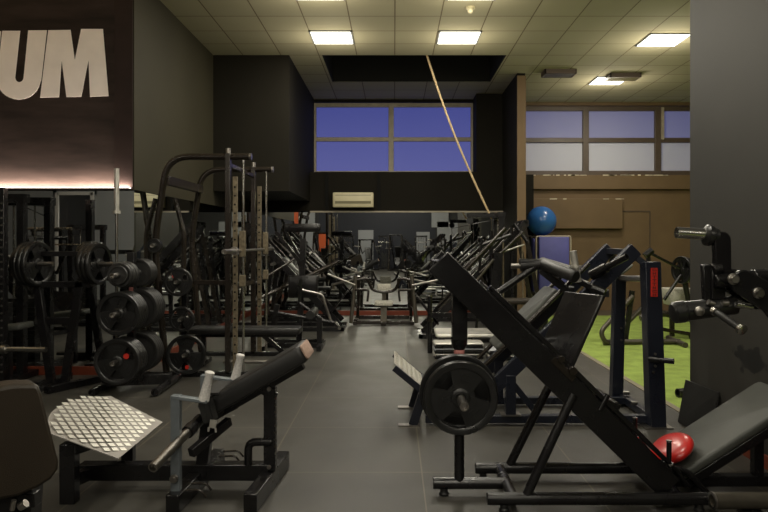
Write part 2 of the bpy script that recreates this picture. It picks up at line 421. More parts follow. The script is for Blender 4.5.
# LED strip under the sign wall
g = bx(XL, XM-.02, YS-.11, YS-.01, SOF-.005, SOF+.012); ledo = struct('trim_9', g, 'plum_plain')
led = one('led_strip', bx(XL+.02, XM-.03, YS-.085, YS-.005, SOF+.012, SOF+.020), 'led', 'warm white LED strip glowing along the foot of the dark sign wall', 'light', V(-6.4, YS-.04, SOF+.012), smooth=False)
def area(name, loc, sx, sy, power, rot, col, parent=None):
    L = bpy.data.lights.new(name, 'AREA'); L.shape = 'RECTANGLE'; L.size = sx; L.size_y = sy; L.energy = power; L.color = col
    o = bpy.data.objects.new(name, L); C.objects.link(o); o.location = loc; o.rotation_euler = rot
    if parent: o.parent = parent
    return o
area('led_light', (0, .005, .012), 7.0, .03, LED_W, (math.pi, 0, 0), (1., .80, .66), led)
# ceiling light panels
def panel_light(x, y, label, group=None, power=LAMP_W):
    t = T('ceiling_light', label, 'ceiling light', (x, y, H), group)
    g = G()
    for a in (-1, 1): g.box((a*.29, 0, -.008), (.02, .6, .016)); g.box((0, a*.29, -.008), (.6, .02, .016))
    t.part('light_frame', g, 'white_paint', smooth=False)
    t.part('diffuser', G().box((0, 0, -.008), (.56, .56, .012)), 'panel', smooth=False)
    area('lamp', (0, 0, -.03), .56, .56, power, (0, 0, 0), (1., .94, .81), t.r)
    L = bpy.data.lights.new('fill_point', 'POINT'); L.energy = FILL_W*(1.6 if x > 3 else 1.); L.shadow_soft_size = .2; L.color = (1., .91, .72)  # unseen point lamp, added to brighten the ceiling and upper walls
    o = bpy.data.objects.new('fill_point', L); C.objects.link(o); o.parent = t.r; o.location = (0, 0, -.40)
panel_light(-.89, 9.46, 'square white ceiling panel light, left of the two before the black opening')
panel_light(.93, 9.46, 'square white ceiling panel light right of centre, just before the black opening')
panel_light(3.93, 9.58, 'square ceiling panel light over the turf nearest the grey pillar')
panel_light(3.93, 12.0, 'square ceiling panel light over the turf closest to the right windows')
for x in (-.89, .93):
    panel_light(x, 7.68, 'panel light just showing at the photo top, %s' % ('the left one' if x < 0 else 'the one by the smoke detector'))
for y in (4.2, .6, -3.0, -6.4):
    for x in (-.89, .93, -5.1): 
        if y == 4.2 and x < -4: continue
        panel_light(x, y, 'ceiling panel light out of view above the gym floor', 'ceiling panel lights in front of the view')
for y in (5.9, 2.4, -3): panel_light(5.1, y, 'ceiling panel light out of view above the gym floor', 'ceiling panel lights in front of the view')
t = T('smoke_detector', 'small beige smoke detector on the ceiling between the light panels', 'smoke detector', (.96, 8.25, H))
t.part('base', G().lathe((0, 0, 0), (0, 0, -1), [(0, 0), (0, .06), (.02, .06), (.03, .045), (.03, 0)]), 'cream')
t.part('sensor', G().lathe((0, 0, -.03), (0, 0, -1), [(0, 0), (0, .04), (.04, .03), (.05, .015), (.05, 0)]), 'cream')
for (x, y, lb, mm) in ((2.85, 11.35, 'dark brown slotted air vent hanging below the ceiling tiles by the partition', 'vent_brown'), (4.05, 11.6, 'air vent with pale lower edge beside the ceiling light over the turf', 'vent_brown')):
    t = T('air_vent', lb, 'air vent', (x, y, H))
    g = G()
    for a in (-1, 1): g.box((a*.26, 0, -.04), (.02, .3, .08)); g.box((0, a*.14, -.04), (.54, .02, .08))
    t.part('frame', g, mm, smooth=False)
    g = G()
    for k in range(6): g.box((0, -.11+k*.044, -.06), (.5, .008, .035))
    t.part('louvre', g, 'steel' if x < 3 else 'cream_dark', smooth=False)
# air conditioner on the back wall
t = T('air_conditioner', 'cream wall-mounted air conditioner above the back mirror', 'air conditioner', (-.80, YM, 2.13))
t.part('body', G().pad((-.40, -.20, 0), (.80, 0, 0), (0, .20, 0), (0, 0, .29), .03), 'cream')
t.part('air_outlet', G().box((0, -.197, .095), (.70, .02, .05)), 'cream_dark', smooth=False)
t.part('seam', G().box((0, -.199, .235), (.70, .008, .008)), 'vent_brown', smooth=False)
struct('trim_10', bx(-1.36, -1.30, YM-.03, YM, 2.07, 2.82), 'black_void'); struct('trim_11', bx(-.33, -.27, YM-.03, YM, 2.07, 2.82), 'black_void')

# painted letters
def letter(ch, pts, label):
    o = [at(x*.1854, 15+y*.1854, YS-.005) for x, y in pts]; base = Vector(o[0])
    base = Vector((sum(p.x for p in o)/len(o), YS, min(p.z for p in o)))
    g = G(); bm = g.b; vs = [bm.verts.new(p) for p in o]; f = bm.faces.new(vs)
    r = bmesh.ops.extrude_face_region(bm, geom=[f]); bmesh.ops.translate(bm, verts=[e for e in r['geom'] if isinstance(e, bmesh.types.BMVert)], vec=(0, .012-.007, 0))
    bmesh.ops.triangulate(bm, faces=[f for f in bm.faces if len(f.verts) > 4])
    one('sign_letter', g, 'letter_white', label, 'letter', base, 'large white letters on the sign wall', smooth=False)
arc = lambda cx, cy, rx, ry, a0, a1, n: [(cx+rx*math.cos(math.radians(a0+(a1-a0)*k/n)), cy+ry*math.sin(math.radians(a0+(a1-a0)*k/n))) for k in range(n+1)]
letter('U', [(12, 85), (108, 85), (82, 325)]+arc(104, 335, 23, 27, 175, 10, 8)+[(152, 83), (252, 82), (222, 350)]+arc(100, 345, 118, 110, 10, 178, 16), 'white painted capital letter U on the dark sign wall at the photo edge')
letter('M', [(260, 82), (380, 80), (403, 245), (437, 75), (555, 75), (585, 437), (485, 440), (477, 240), (438, 440), (358, 442), (332, 240), (318, 443), (216, 445)], 'white painted capital letter M, rightmost on the dark sign wall')
letter('I', [(-95, 87), (5, 87), (-30, 448), (-130, 448)], 'white painted letter beside the U, only its edge in view')

# rope from the ceiling opening
rp_ = []
a, b = V(.38, 10.5, H+.5), V(1.68, 11.30, 1.86)
for k in range(25):
    q = k/24; p = a.lerp(b, q); p.z -= .06*math.sin(math.pi*q); p.x -= .06*math.sin(math.pi*q); rp_.append(p)
one('climbing_rope', G().tube(rp_, .017, 8), 'rope', 'pale battle rope hanging from the black ceiling opening down to the machines', 'rope', a)
#ROOM_END

# ================================================ weight plates and bars
def plate_mesh(nm, r, t, spokes=3, m='rubber', grip=True):
    """an Olympic plate, axis along local Y, centred at the origin"""
    g = G(); h = t/2
    g.lathe((0, 0, 0), (0, 1, 0), [(-h*.8, r*.80), (-h, r*.83), (-h, r*.97), (-h*.6, r), (h*.6, r), (h, r*.97), (h, r*.83), (h*.8, r*.80), (-h*.8, r*.80)], 40)
    g.lathe((0, 0, 0), (0, 1, 0), [(-h, .027), (-h*1.05, r*.20), (-h*.7, r*.26), (h*.7, r*.26), (h*1.05, r*.20), (h, .027), (-h, .027)], 24)
    if grip:
        for k in range(spokes):
            a0 = 360/spokes*k+90; n = 10; half = 360/spokes/2
            out = []; inn = []
            for i in range(n+1):
                u = -1+2*i/n; a = math.radians(a0+u*half*.58); out.append((math.cos(a)*r*.82, math.sin(a)*r*.82))
                a = math.radians(a0+u*half*.98); inn.append((math.cos(a)*r*.24, math.sin(a)*r*.24))
            q = out+inn[::-1]
            g.prism([V(x, -h*.45, z) for x, z in q], [V(x, h*.45, z) for x, z in q])
            # raised badge on every spoke
            for rr in (.46, .62):
                a = math.radians(a0); c = V(math.cos(a)*r*rr, -h*.5, math.sin(a)*r*rr); tx = V(-math.sin(a), 0, math.cos(a))
                g.beam(c-tx*r*.13, c+tx*r*.13, h*.2, r*.05, up=(math.cos(a), 0, math.sin(a)))
        g.lathe((0, 0, 0), (0, 1, 0), [(-h*.2, r*.24), (-h*.2, r*.40), (h*.2, r*.40), (h*.2, r*.24)], 24)
    else:
        g.lathe((0, 0, 0), (0, 1, 0), [(-h*.5, r*.2), (-h*.5, r*.83), (h*.5, r*.83), (h*.5, r*.2)], 28)
    return obj(nm, g, m, None)
PL = {}
def plate(c, r, t, label, group=None, axis=(0, 1, 0), grip=True, m='rubber', spin=0, name='weight_plate', dot=None):
    k = (round(r, 3), round(t, 3), grip, m)
    if k not in PL: o = PL[k] = plate_mesh(name, r, t, 3, m, grip)
    else: o = PL[k].copy(); C.objects.link(o)
    for kk in ('group',):
        if kk in o: del o[kk]
    o.name = name; o.location = c
    o.rotation_euler = (Vector((0, 1, 0)).rotation_difference(Vector(axis)).to_matrix() @ Matrix.Rotation(spin, 3, 'Y')).to_euler()
    tag(o, label, 'weight plate', group); return o
def pstack(c0, n, r, t, label, group, first_label=None, axis=(0, 1, 0), grip=True, gap=.001, radii=None, m='rubber'):
    a = Vector(axis).normalized(); p = Vector(c0)
    for i in range(n):
        rr = radii[i] if radii else r
        plate(p+a*t/2, rr, t, first_label if (i == 0 and first_label) else label, None if (i == 0 and first_label) else group, axis, grip and i in (0, n-1), m, spin=i*.7)
        p += a*(t+gap)

# ================================================ leg press (foreground right)
t = T('leg_press', 'large black forty-five degree plate-loaded leg press with grey seat pad, right foreground', 'leg press', (1.1, 3.8, 0), world=True)
g = G().rod((.505, 3.57, .068), (1.74, 3.57, .068), .034, n=16).rod((.50, 4.05, .068), (1.95, 4.05, .068), .034, n=16)
g.rod((.225, 3.8, .068), (.65, 3.8, .068), .034, n=16).rod((.65, 3.57, .068), (.65, 4.05, .068), .032)
g.rod((1.55, 3.57, .068), (1.60, 4.05, .068), .032).beam((1.55, 3.85, .07), (2.33, 3.85, .07), .07, .06)
t.part('base_frame', g, 'black_metal', bevel=.004)
for x, y in ((.60, 3.57), (1.66, 3.57), (.55, 4.05), (1.85, 4.05), (.29, 3.8), (2.28, 3.85)):
    t.part('rubber_foot', G().lathe((x, y, 0), (0, 0, 1), [(0, 0), (0, .028), (.012, .03), (.02, .022), (.04, .022), (.04, 0)], 16), 'rubber')
rd = V(1.289, 0, -1.263).normalized(); rn = V(-rd.z, 0, rd.x)      # rail direction, normal pointing up-right
for y in (3.62, 4.05):
    g = G().beam((.243, y, 1.36), (1.52, y, .108), .052, .148, up=rn)
    t.part('rail', g, 'black_metal', bevel=.006)
    a = V(.243, y, 1.36)+rd*.30+rn*.095; b2 = V(1.52, y, .108)+rn*.095-rd*.1
    t.part('guide_rail', G().beam(a, b2, .03, .026, up=rn).beam(a+rd*.02, a+rd*.02-rn*.05, .03, .03).beam(b2-rd*.02, b2-rd*.02-rn*.05, .03, .03), 'black_metal', bevel=.003)
g = G().beam((.25, 3.62, 1.33), (.25, 4.05, 1.33), .06, .06).beam((1.46, 3.62, .16), (1.46, 4.05, .16), .06, .06); t.part('cross_tube', g, 'black_metal', bevel=.004)
g = G().rod((.713, 3.57, .07), (.985, 3.60, .63), .026).rod((.705, 4.05, .07), (.985, 4.05, .63), .026); t.part('strut', g, 'black_metal')
g = G().rod((.378, 3.8, .07), (.378, 3.8, .92), .029); g.beam((.378, 3.8, .90), (.378, 3.8, 1.24), .085, .105, w2=.085, h2=.075)
g.lathe((.378, 3.8, .84), (0, 0, 1), [(0, .03), (.03, .045), (.07, .05)], 16); t.part('post', g, 'black_metal', bevel=.004)
t.part('label_band', G().rod((.378, 3.8, .815), (.378, 3.8, .86), .031, n=20), 'pink_decal', label='pink warning label band')
t.part('weight_horn', G().rod((.367, 3.42, .605), (.367, 3.77, .605), .0245, n=20, hollow=True), 'steel', label='short steel plate horn')
t.part('weight_horn', G().rod((.367, 3.83, .605), (.367, 4.12, .605), .0245, n=20, hollow=True).rod((.367, 3.6, .605), (.367, 3.9, .605), .02), 'steel')
# carriage and foot plate
b0, t0 = V(.97, 0, .68), V(1.183, 0, 1.165)
fd = (t0-b0).normalized(); fn = V(-fd.z, 0, fd.x)
g = G().plate([V(.995, 3.66, .74), V(.865, 4.02, .70), V(1.066, 4.02, 1.155), V(1.183, 3.66, 1.16)], fn*.022); t.part('foot_plate', g, 'black_metal', bevel=.006)
g = G()
for y in (3.66, 4.01):
    g.beam(b0+V(-.02, y, -.03), b0+V(.28, y, -.15), .04, .06)
g.rod(b0+V(.27, 3.66, -.13), b0+V(.27, 4.01, -.13), .022); t.part('carriage', g, 'black_metal', bevel=.003)
g = G()
for y in (3.60, 4.05):
    c = at(572, 370, 3.6); c.y = y
    g.rod(c+V(0, -.035, 0), c+V(0, .035, 0), .022, n=18).rod(c+rd*-.09+V(0, -.03, 0), c+rd*-.09+V(0, .03, 0), .018, n=18)
    g.beam(c-rd*.12-rn*.03, c+rd*.04-rn*.03, .03, .035, up=rn)
t.part('carriage_roller', g, 'bronze_metal')
# rail stops
p = at(600, 410, 3.6); t.part('stop_peg', G().rod(p, p+V(.045, 0, .085), .014, n=14), 'black_metal')
for px, py0, py1, y in ((635, 437, 418, 4.0), (669, 464, 441, 3.66)):
    a, b2 = at(px, py0, y), at(px, py1, y)
    t.part('safety_handle', G().rod(a-V(0, 0, .02), b2, .014, n=14).tube([a+V(-.08, 0, .02), a, a+V(.05, 0, -.04), a+V(.10, 0, -.12)], .013, fil=.03), 'black_metal')
    t.part('handle_collar', G().lathe(a-V(0, 0, .005), (0, 0, 1), [(0, .014), (0, .024), (.012, .024), (.012, .014)], 16).rod(b2-V(0, 0, .004), b2+V(0, 0, .004), .0155), 'chrome', label='chrome rings of the handle')
# back rest
s0 = V(1.66, 3.74, .098); sd = V(.465, 0, .297).normalized(); sn = V(-sd.z, 0, sd.x)
t.part('seat_pad', G().pad(s0, sd*.82, V(0, .44, 0), sn*.055, .03), 'leather_grey', label='grey padded inclined seat back')
g = G().beam(s0+V(0, .03, 0)-sn*.025, s0+sd*.82+V(0, .03, 0)-sn*.025, .045, .05, up=sn).beam(s0+V(0, .41, 0)-sn*.025, s0+sd*.82+V(0, .41, 0)-sn*.025, .045, .05, up=sn)
g.beam((2.13, 3.85, .09), (2.13, 3.85, .405), .055, .055).beam((2.13, 3.76, .39), (2.13, 4.14, .39), .04, .04).beam((1.70, 3.76, .14), (1.70, 4.14, .14), .04, .04).beam((1.70, 3.85, .07), (1.70, 3.85, .15), .05, .05); t.part('seat_frame', g, 'black_metal', bevel=.003)
g = G()
e = s0+V(-.01, 0, 0)
g.tube([e+V(-.13, .0, .03), e+V(-.06, -.02, .09), e+V(.02, -.03, .06), e+V(.11, -.04, -.045)], .018, fil=.04)
t.part('seat_bracket', g, 'black_metal')
t.part('bracket_cap', G().lathe(e+V(.11, -.04, -.045), V(.09, -.01, -.105), [(0, .019), (.008, .021), (.02, .018), (.02, 0)], 14).lathe(e+V(-.13, 0, .03), V(-.07, 0, -.06), [(0, .019), (.01, .021), (.02, .018), (.02, 0)], 14), 'chrome')
# plates on the post
plate((.367, 3.62, .605), .205, .042, 'black rubber plate facing the camera on the leg press post, front one of the two', spin=.25)
plate((.367, 3.735, .605), .222, .042, 'black rubber plate behind the front plate on the leg press post', spin=1.2)
# red cushion
g = G(); n = 28
prof = [(-.045*math.cos(math.pi*k/14), .145*math.sin(math.pi*k/14)**.75 if 0 < k < 14 else 0) for k in range(15)]
g.lathe((0, 0, 0), (0, 0, 1), prof, 32)
c = one('balance_cushion', g, 'red_rubber', 'red inflated cushion at the low end of the grey leg press seat', 'cushion', (0, 0, 0))
c.location = (1.650, 3.90, .238); c.rotation_euler = (0, -math.radians(32.5), 0); c.scale = (.9, 1.1, 1)
# tube in the lower right corner
t = T('floor_tube', 'grey steel tube with an open end low in the bottom right corner', 'tube', (2.0, 3.5, 0), world=True)
t.part('tube', G().rod((1.70, 3.5, .085), (2.38, 3.5, .085), .044, n=24, hollow=True), 'beige_tube')
t.part('end_ring', G().lathe((1.695, 3.5, .085), (1, 0, 0), [(0, .033), (0, .046), (.012, .046), (.012, .033)], 24), 'steel')
t.part('rubber_foot', G().box((2.2, 3.5, .02), (.1, .08, .04)).box((1.9, 3.5, .02), (.1, .08, .04)), 'rubber')

# ================================================ hack squat (navy, behind the leg press)
t = T('hack_squat', 'dark navy hack squat machine with a red lettered upright, behind the leg press', 'hack squat machine', (1.4, 5.5, 0), world=True)
g = G().beam((.25, 5.25, .05), (2.10, 5.25, .05), .07, .06).beam((.25, 5.85, .05), (2.10, 5.85, .05), .07, .06)
g.beam((2.08, 5.18, .05), (2.08, 6.0, .05), .07, .06).beam((.45, 5.25, .05), (.45, 5.85, .05), .06, .06); t.part('base_frame', g, 'navy_metal', bevel=.004)
g = G().beam((2.075, 5.2, 0), (2.03, 5.2, 1.305), .125, .125); t.part('upright', g, 'navy_metal', bevel=.006)
g = G().beam((2.03, 6.0, 0), (2.06, 6.0, 1.16), .10, .10); t.part('upright', g, 'navy_metal', bevel=.006)
t.part('foot_flange', G().box((2.07, 5.2, .006), (.22, .18, .012)).box((2.03, 6.0, .006), (.18, .16, .012)).box((.93, 5.25, .085), (.16, .11, .01)), 'steel')
t.part('cross_bar', G().rod((2.06, 5.2, 1.17), (2.06, 6.0, 1.13), .026), 'steel', label='worn steel top cross bar')
hd = V(1.07, 0, 1.05).normalized(); hn = V(-hd.z, 0, hd.x)
for y in (5.25, 5.85):
    g = G().beam((.55, y, .06), (1.93, y, 1.405), .07, .115, up=hn); t.part('rail', g, 'navy_metal', bevel=.005)
g = G().beam((1.91, 5.25, 1.36), (2.03, 5.22, 1.26), .05, .05).beam((1.91, 5.25, 1.38), (1.91, 5.85, 1.38), .06, .05).beam((1.93, 5.85, 1.37), (2.05, 5.98, 1.14), .05, .05)
g.beam((.93, 5.25, .08), (.93, 5.25, .40), .08, .08).beam((.93, 5.85, .08), (.93, 5.85, .40), .08, .08).beam((1.15, 5.25, .08), (.95, 5.25, .33), .05, .05); t.part('brace', g, 'navy_metal', bevel=.004)
for y in (5.36, 5.74):
    a = V(.75, y, .36)+hn*.07; t.part('guide_rod', G().rod(a, a+hd*1.25, .017), 'bronze_metal')
a = V(.90, 5.38, .52)+hn*.045
t.part('back_pad', G().pad(a, hd*.70, V(0, .42, 0), hn*.055, .03), 'leather_grey', label='grey padded back rest')
# shoulder yoke, pads and horns
sh = [(at(543, 264, 5.35), at(576, 277, 5.05))]
for a, b2 in sh:
    t.part('shoulder_pad', G().lathe(a, b2-a, [(-.01, 0), (0, .040), (.01, .047), ((b2-a).length-.01, .050), ((b2-a).length, .042), ((b2-a).length+.002, 0)], 20), 'leather')
a, b2 = at(541, 262, 5.8), at(572, 272, 5.5)
t.part('shoulder_pad', G().lathe(a, b2-a, [(-.01, 0), (0, .040), (.01, .047), ((b2-a).length-.01, .050), ((b2-a).length, .042), ((b2-a).length+.002, 0)], 20), 'leather')
g = G().rod(at(541, 263, 5.35), at(493, 296, 5.30), .028).rod(at(519, 262, 5.35), at(541, 263, 5.35), .03)
g.beam(at(541, 270, 5.35), at(571, 294, 5.3), .05, .06).beam(at(548, 266, 5.4), at(606, 294, 5.1), .06, .045).beam(at(541, 268, 5.75), at(571, 292, 5.75), .05, .06).beam(at(606, 294, 5.1), at(606, 292, 5.6), .05, .05)
g.beam(at(571, 291, 5.3), at(571, 288, 5.75), .05, .05); t.part('yoke', g, 'black_metal', bevel=.004)
t.part('handle_end', G().rod(at(511, 266, 5.35), at(520, 266, 5.35), .022), 'steel')
t.part('shoulder_pad', G().rod(at(520, 266, 5.36), at(543, 264, 5.36), .046, n=20), 'leather')
t.part('weight_horn', G().rod(at(578, 282, 5.1), at(573, 251, 5.1), .027, n=18, hollow=False).lathe(at(576, 268, 5.1), (0, 0, 1), [(0, .02), (0, .042), (.02, .042), (.02, .02)], 18), 'alu', label='bare steel weight horn pointing up')
a, b2 = at(627, 256.5, 5.0), at(592, 275, 5.25)
t.part('weight_horn', G().rod(a, b2, .026, n=18, hollow=True).lathe(a.lerp(b2, .55), b2-a, [(0, .02), (0, .038), (.03, .042), (.16, .042), (.16, .02)], 18), 'black_metal')
t.part('yoke_bolt', G().rod(at(605, 293, 5.05), at(592, 288, 5.10), .034, n=18), 'black_metal')
# tread foot plate, low left
q = [V(0, 5.2, .50), V(.235, 5.2, .30), V(.235, 5.78, .30), V(0, 5.78, .50)]
pn = V(.65, 0, .76).normalized()
t.part('foot_plate', G().plate(q, pn*.004), 'alu', label='bright tread plate for the feet')
g = G(); hd2 = V(.235, 0, -.20).normalized()
for i in range(6):
    for j in range(11):
        c = V(.02, 5.23, .485)+hd2*i*.052+V(0, j*.052, 0)+pn*.005; s_ = 1 if (i+j) % 2 else -1
        dd = (hd2*s_+V(0, 1, 0)).normalized(); g.beam(c-dd*.019, c+dd*.019, .010, .004, up=pn)
t.part('tread', g, 'alu_bar')
g = G().beam(V(.0, 5.18, .47), V(.25, 5.18, .265), .03, .05).beam(V(.0, 5.80, .47), V(.25, 5.80, .265), .03, .05)
g.beam((.235, 5.22, .27), (.15, 5.22, .01), .06, .07).beam((.24, 5.78, .27), (.16, 5.78, .01), .06, .07).beam((.23, 5.2, .27), (.23, 5.8, .27), .05, .05).beam((.24, 5.22, .25), (.40, 5.25, .06), .05, .05).beam((.24, 5.78, .25), (.40, 5.85, .06), .05, .05)
t.part('foot_frame', g, 'navy_metal', bevel=.003)
t.part('foot_flange', G().box((.12, 5.22, .006), (.17, .07, .012)).box((.12, 5.78, .006), (.17, .07, .012)), 'steel')
# red lettered decal and plate pegs
t.part('brand_decal', G().box((2.035, 5.131, 1.147), (.052, .006, .225)), 'red_decal', label='red vertical strip of lettering')
g = G()
for k in range(8):
    z = 1.245-k*.028
    for dx, dz, w_, h_ in random.choice(([(-.012, 0, .006, .02), (.006, .007, .026, .005), (.006, -.007, .026, .005)], [(0, .008, .032, .005), (0, -.004, .006, .018)], [(-.010, 0, .006, .02), (.010, 0, .006, .02), (0, 0, .02, .005)])):
        g.box((2.035+dx, 5.127, z+dz), (w_, .003, h_))
t.part('decal_letter', g, 'dark_print', smooth=False)
for (px, py, d) in ((659, 360, 5.1),):
    a = at(px, py, d); t.part('plate_peg', G().rod(a-V(.06, -.05, 0), a+V(.09, -.06, -.0), .022, n=16, hollow=False), 'black_metal')
g = G()
for px, py in ((655, 354), (655, 366), (653, 372)): a = at(px, py, 5.13); g.rod(a, a+V(0, -.01, 0), .010)
for px, py in ((621, 328), (621, 340)): a = at(px, py, 5.94); g.rod(a, a+V(0, -.01, 0), .010)
for px, py, d in ((629, 393, 5.8), (637, 403, 5.5)): a = at(px, py, d); g.rod(a-V(.05, 0, 0), a, .016)
t.part('bolt', g, 'steel')

# ================================================ chest supported row (foreground left)
t = T('row_machine', 'chest-supported row machine with sloping black pad, white taped grips and steel tread plate', 'row machine', (-1.2, 3.9, 0), world=True)
g = G().beam((-1.86, 3.9, .105), (-.74, 3.9, .105), .085, .095).beam((-.775, 3.53, .055), (-.715, 4.26, .055), .075, .105)
g.beam((-1.19, 3.52, .055), (-1.15, 4.32, .055), .075, .10).beam((-1.82, 3.66, .30), (-1.70, 4.22, .26), .07, .06)
g.beam((-1.825, 3.69, 0), (-1.825, 3.69, .335), .085, .07).beam((-1.70, 4.20, 0), (-1.70, 4.20, .275), .075, .06).beam((-1.86, 3.7, .10), (-1.78, 3.93, .10), .06, .07)
t.part('base_frame', g, 'black_metal', bevel=.005)
# tread plate with a curved outer edge
near0, near1, far1, far0 = V(-1.89, 3.58, .420), V(-1.515, 3.60, .272), V(-1.49, 4.22, .300), V(-1.86, 4.30, .450)
ex = (near1-near0); out = [near0, near1, far1]
for k in range(13):
    u = k/12; p = far0.lerp(near0, u); bulge = math.sin(math.pi*u**.8)*.17
    out.append(p+V(-bulge, 0, bulge*.12))
out = out[:-1]
tn = (near1-near0).cross(far0-near0).normalized(); tn = tn if tn.z > 0 else -tn
t.part('foot_plate', G().plate(out, tn*.005), 'tread_base', label='aluminium tread plate with a curved outer edge')
g = G(); eu = (near1-near0).normalized(); ev = tn.cross(eu); ev = ev if ev.y > 0 else -ev
poly = [((p-near0).dot(eu), (p-near0).dot(ev)) for p in out]
def inside(u, v):
    c = False; n = len(poly)
    for a in range(n):
        (x1, y1), (x2, y2) = poly[a], poly[(a+1) % n]
        if (y1 > v) != (y2 > v) and u < (x2-x1)*(v-y1)/(y2-y1)+x1: c = not c
    return c
sx, sy = .034, .034
for i in range(-12, 20):
    for j in range(0, 30):
        if (i+j) % 2: continue
        u, v = i*sx+.01, j*sy+.012
        k4 = [(u-sx*.74, v), (u, v-sy*.66), (u+sx*.74, v), (u, v+sy*.66)]
        if not all(inside(*q) for q in k4): continue
        g.plate([near0+eu*a+ev*b+tn*.005+(tn*.0008*0) for a, b in k4], tn*.003)
t.part('tread', g, 'alu_bar')
# adjustable pad post
g = G().beam((-.735, 3.9, .11), (-.735, 3.9, .60), .07, .06); t.part('post', g, 'black_metal', bevel=.004)
g = G().beam((-.73, 3.9, .45), (-.73, 3.9, .625), .055, .045).rod((-.84, 3.88, .62), (-.70, 3.9, .545), .026).lathe((-.87, 3.88, .642), (.14, .02, -.08), [(0, 0), (0, .034), (.03, .034), (.03, .025)], 16)
g.tube([(-.86, 3.87, .15), (-.86, 3.87, .285), (-.72, 3.87, .285)], .024, fil=.05); t.part('adjuster', g, 'black_metal')
g = G()
for k in range(9): g.rod((-.70, 3.868, .22+k*.04), (-.698, 3.866, .22+k*.04), .008)
for z in (.14, .6): g.rod((-.735, 3.862, z), (-.735, 3.855, z), .013)
t.part('bolt', g, 'steel')
pd = V(.60, 0, .348).normalized(); pn2 = V(-pd.z, 0, pd.x); p0 = V(-1.085, 3.75, .438)
t.part('chest_pad', G().pad(p0, pd*.685, V(0, .29, 0), pn2*.105, .03), 'leather', label='long sloping black chest pad')
t.part('pad_end_cap', G().pad(p0+pd*.682+V(0, .008, 0)+pn2*.008, pn2*.09, V(0, .274, 0), pd*.012, .02), 'worn_end', label='worn brown pad end')
g = G().beam(p0+pd*.02+V(0, .145, 0)-pn2*.02, p0+pd*.62+V(0, .145, 0)-pn2*.02, .06, .04, up=pn2); t.part('pad_carrier', g, 'black_metal', bevel=.003)
# grey handle brackets and taped grips
for y in (3.60, 4.15):
    g = G().beam((-1.195, y, .10), (-1.195, y, .625), .05, .045).beam((-1.215, y, .617), (-1.02, y, .590), .05, .018); t.part('handle_bracket', g, 'grey_metal', label='blue-grey angled handle bracket', bevel=.003)
    a = V(-1.045+(.04 if y > 4 else 0), y, .595); d_ = V(.035, 0, .155)
    h_ = t.part('grip', G().lathe(a, d_, [(0, 0), (0, .030), (.02, .029), (.135, .021), (.145, .026), (.158, .026), (.163, .02), (.164, 0)], 20), 'white_tape', label='grip wound in white tape')
    t.part('pivot_bolt', G().rod((-1.195, y-.03, .18), (-1.195, y-.05, .18), .022).rod((-1.195, y-.05, .18), (-1.195, y-.06, .18), .012), 'steel')
# loading sleeve, lever
a, b2 = V(-1.225, 3.33, .318), V(-1.15, 3.66, .405)
t.part('weight_sleeve', G().rod(a, b2, .026, n=20, hollow=True), 'steel', label='bare steel loading sleeve')
c = b2+(b2-a)*.42
t.part('sleeve_collar', G().lathe(b2-(b2-a)*.02, b2-a, [(0, .026), (0, .036), (.05, .038), (.052, .033), (.15, .033), (.16, .0)], 20), 'black_metal')
g = G().beam(c-V(.02, 0, .02), (-.95, 3.93, .50), .05, .06).beam((-1.14, 3.9, .12), (-1.10, 3.9, .45), .07, .06).beam((-1.12, 3.62, .30), (-.98, 3.9, .40), .04, .05).rod((-1.16, 3.62, .40), (-1.16, 4.12, .40), .022); t.part('lever_arm', g, 'black_metal', bevel=.003)
g = G()
for (x, y) in ((-1.13, 3.60), (-1.13, 3.70), (-1.08, 4.17), (-1.08, 4.27)):
    g.tube([(x-.03, y, .10), (x+.07, y, .105), (x+.10, y, .065)], .0065, n=8, fil=.03)
t.part('peg_hook', g, 'bronze_metal')
g = G()
q0 = V(-1.10, 3.735, .55)
for k in range(3):
    g.beam(q0+V(k*.028, 0, .012*k), q0+V(.03+k*.028, -.004, -.115+.012*k), .028, .008, up=(0, 1, 0))
g.beam(q0+V(-.01, 0, .005), q0+V(-.01, .30, .015), .05, .012).beam(q0+V(.06, 0, .05), q0+V(.06, .30, .055), .08, .012)
t.part('strap', g, 'rubber_grey', label='dark webbing strap round the pad')
g = G().beam((-1.045, 3.722, .435), (-1.01, 3.722, .43), .045, .01, up=(0, 1, 0)).beam((-1.05, 3.72, .415), (-1.052, 3.72, .39), .01, .008).beam((-1.012, 3.72, .41), (-1.01, 3.72, .385), .01, .008); t.part('buckle', g, 'alu', label='small bright buckle')

# ================================================ seat back in the lower left corner
t = T('machine_seat', 'brown-black padded machine seat back cut by the lower left photo edge', 'seat', (-1.42, 2.25, 0), world=True)
o = [(-75, 398), (-30, 392), (0, 387), (14, 384.5), (34, 384), (39, 386), (42, 393), (50, 425), (59.5, 462), (59, 470), (52, 480), (38, 489), (20, 497), (0, 501), (-60, 505), (-80, 495)]
t.part('backrest', G().plate([at(x, y, 2.20) for x, y in o], V(-.075, .085, .0)), 'leather_brown', bevel=.022)
t.part('backrest_support', G().beam(at(8, 480, 2.3), at(8, 530, 2.3), .08, .08).beam(at(8, 500, 2.3), at(38, 498, 2.3), .05, .05).beam((-1.35, 2.34, 0), (-1.30, 2.34, .75), .08, .08).box((-1.35, 2.34, .03), (.5, .09, .06)), 'black_metal', bevel=.004)
t.part('adjustment_knob', G().rod(at(20, 507, 2.2), at(26, 503, 2.2), .014).rod(at(12, 510, 2.18), at(14, 500, 2.18), .008), 'steel', label='bright adjustment knob')
t.part('seat', G().pad((-1.85, 2.1, .42), (.40, 0, 0), (0, .42, 0), (0, 0, .07), .05), 'leather_brown')
t.part('seat_post', G().beam((-1.62, 2.34, .04), (-1.62, 2.34, .42), .07, .07), 'black_metal')

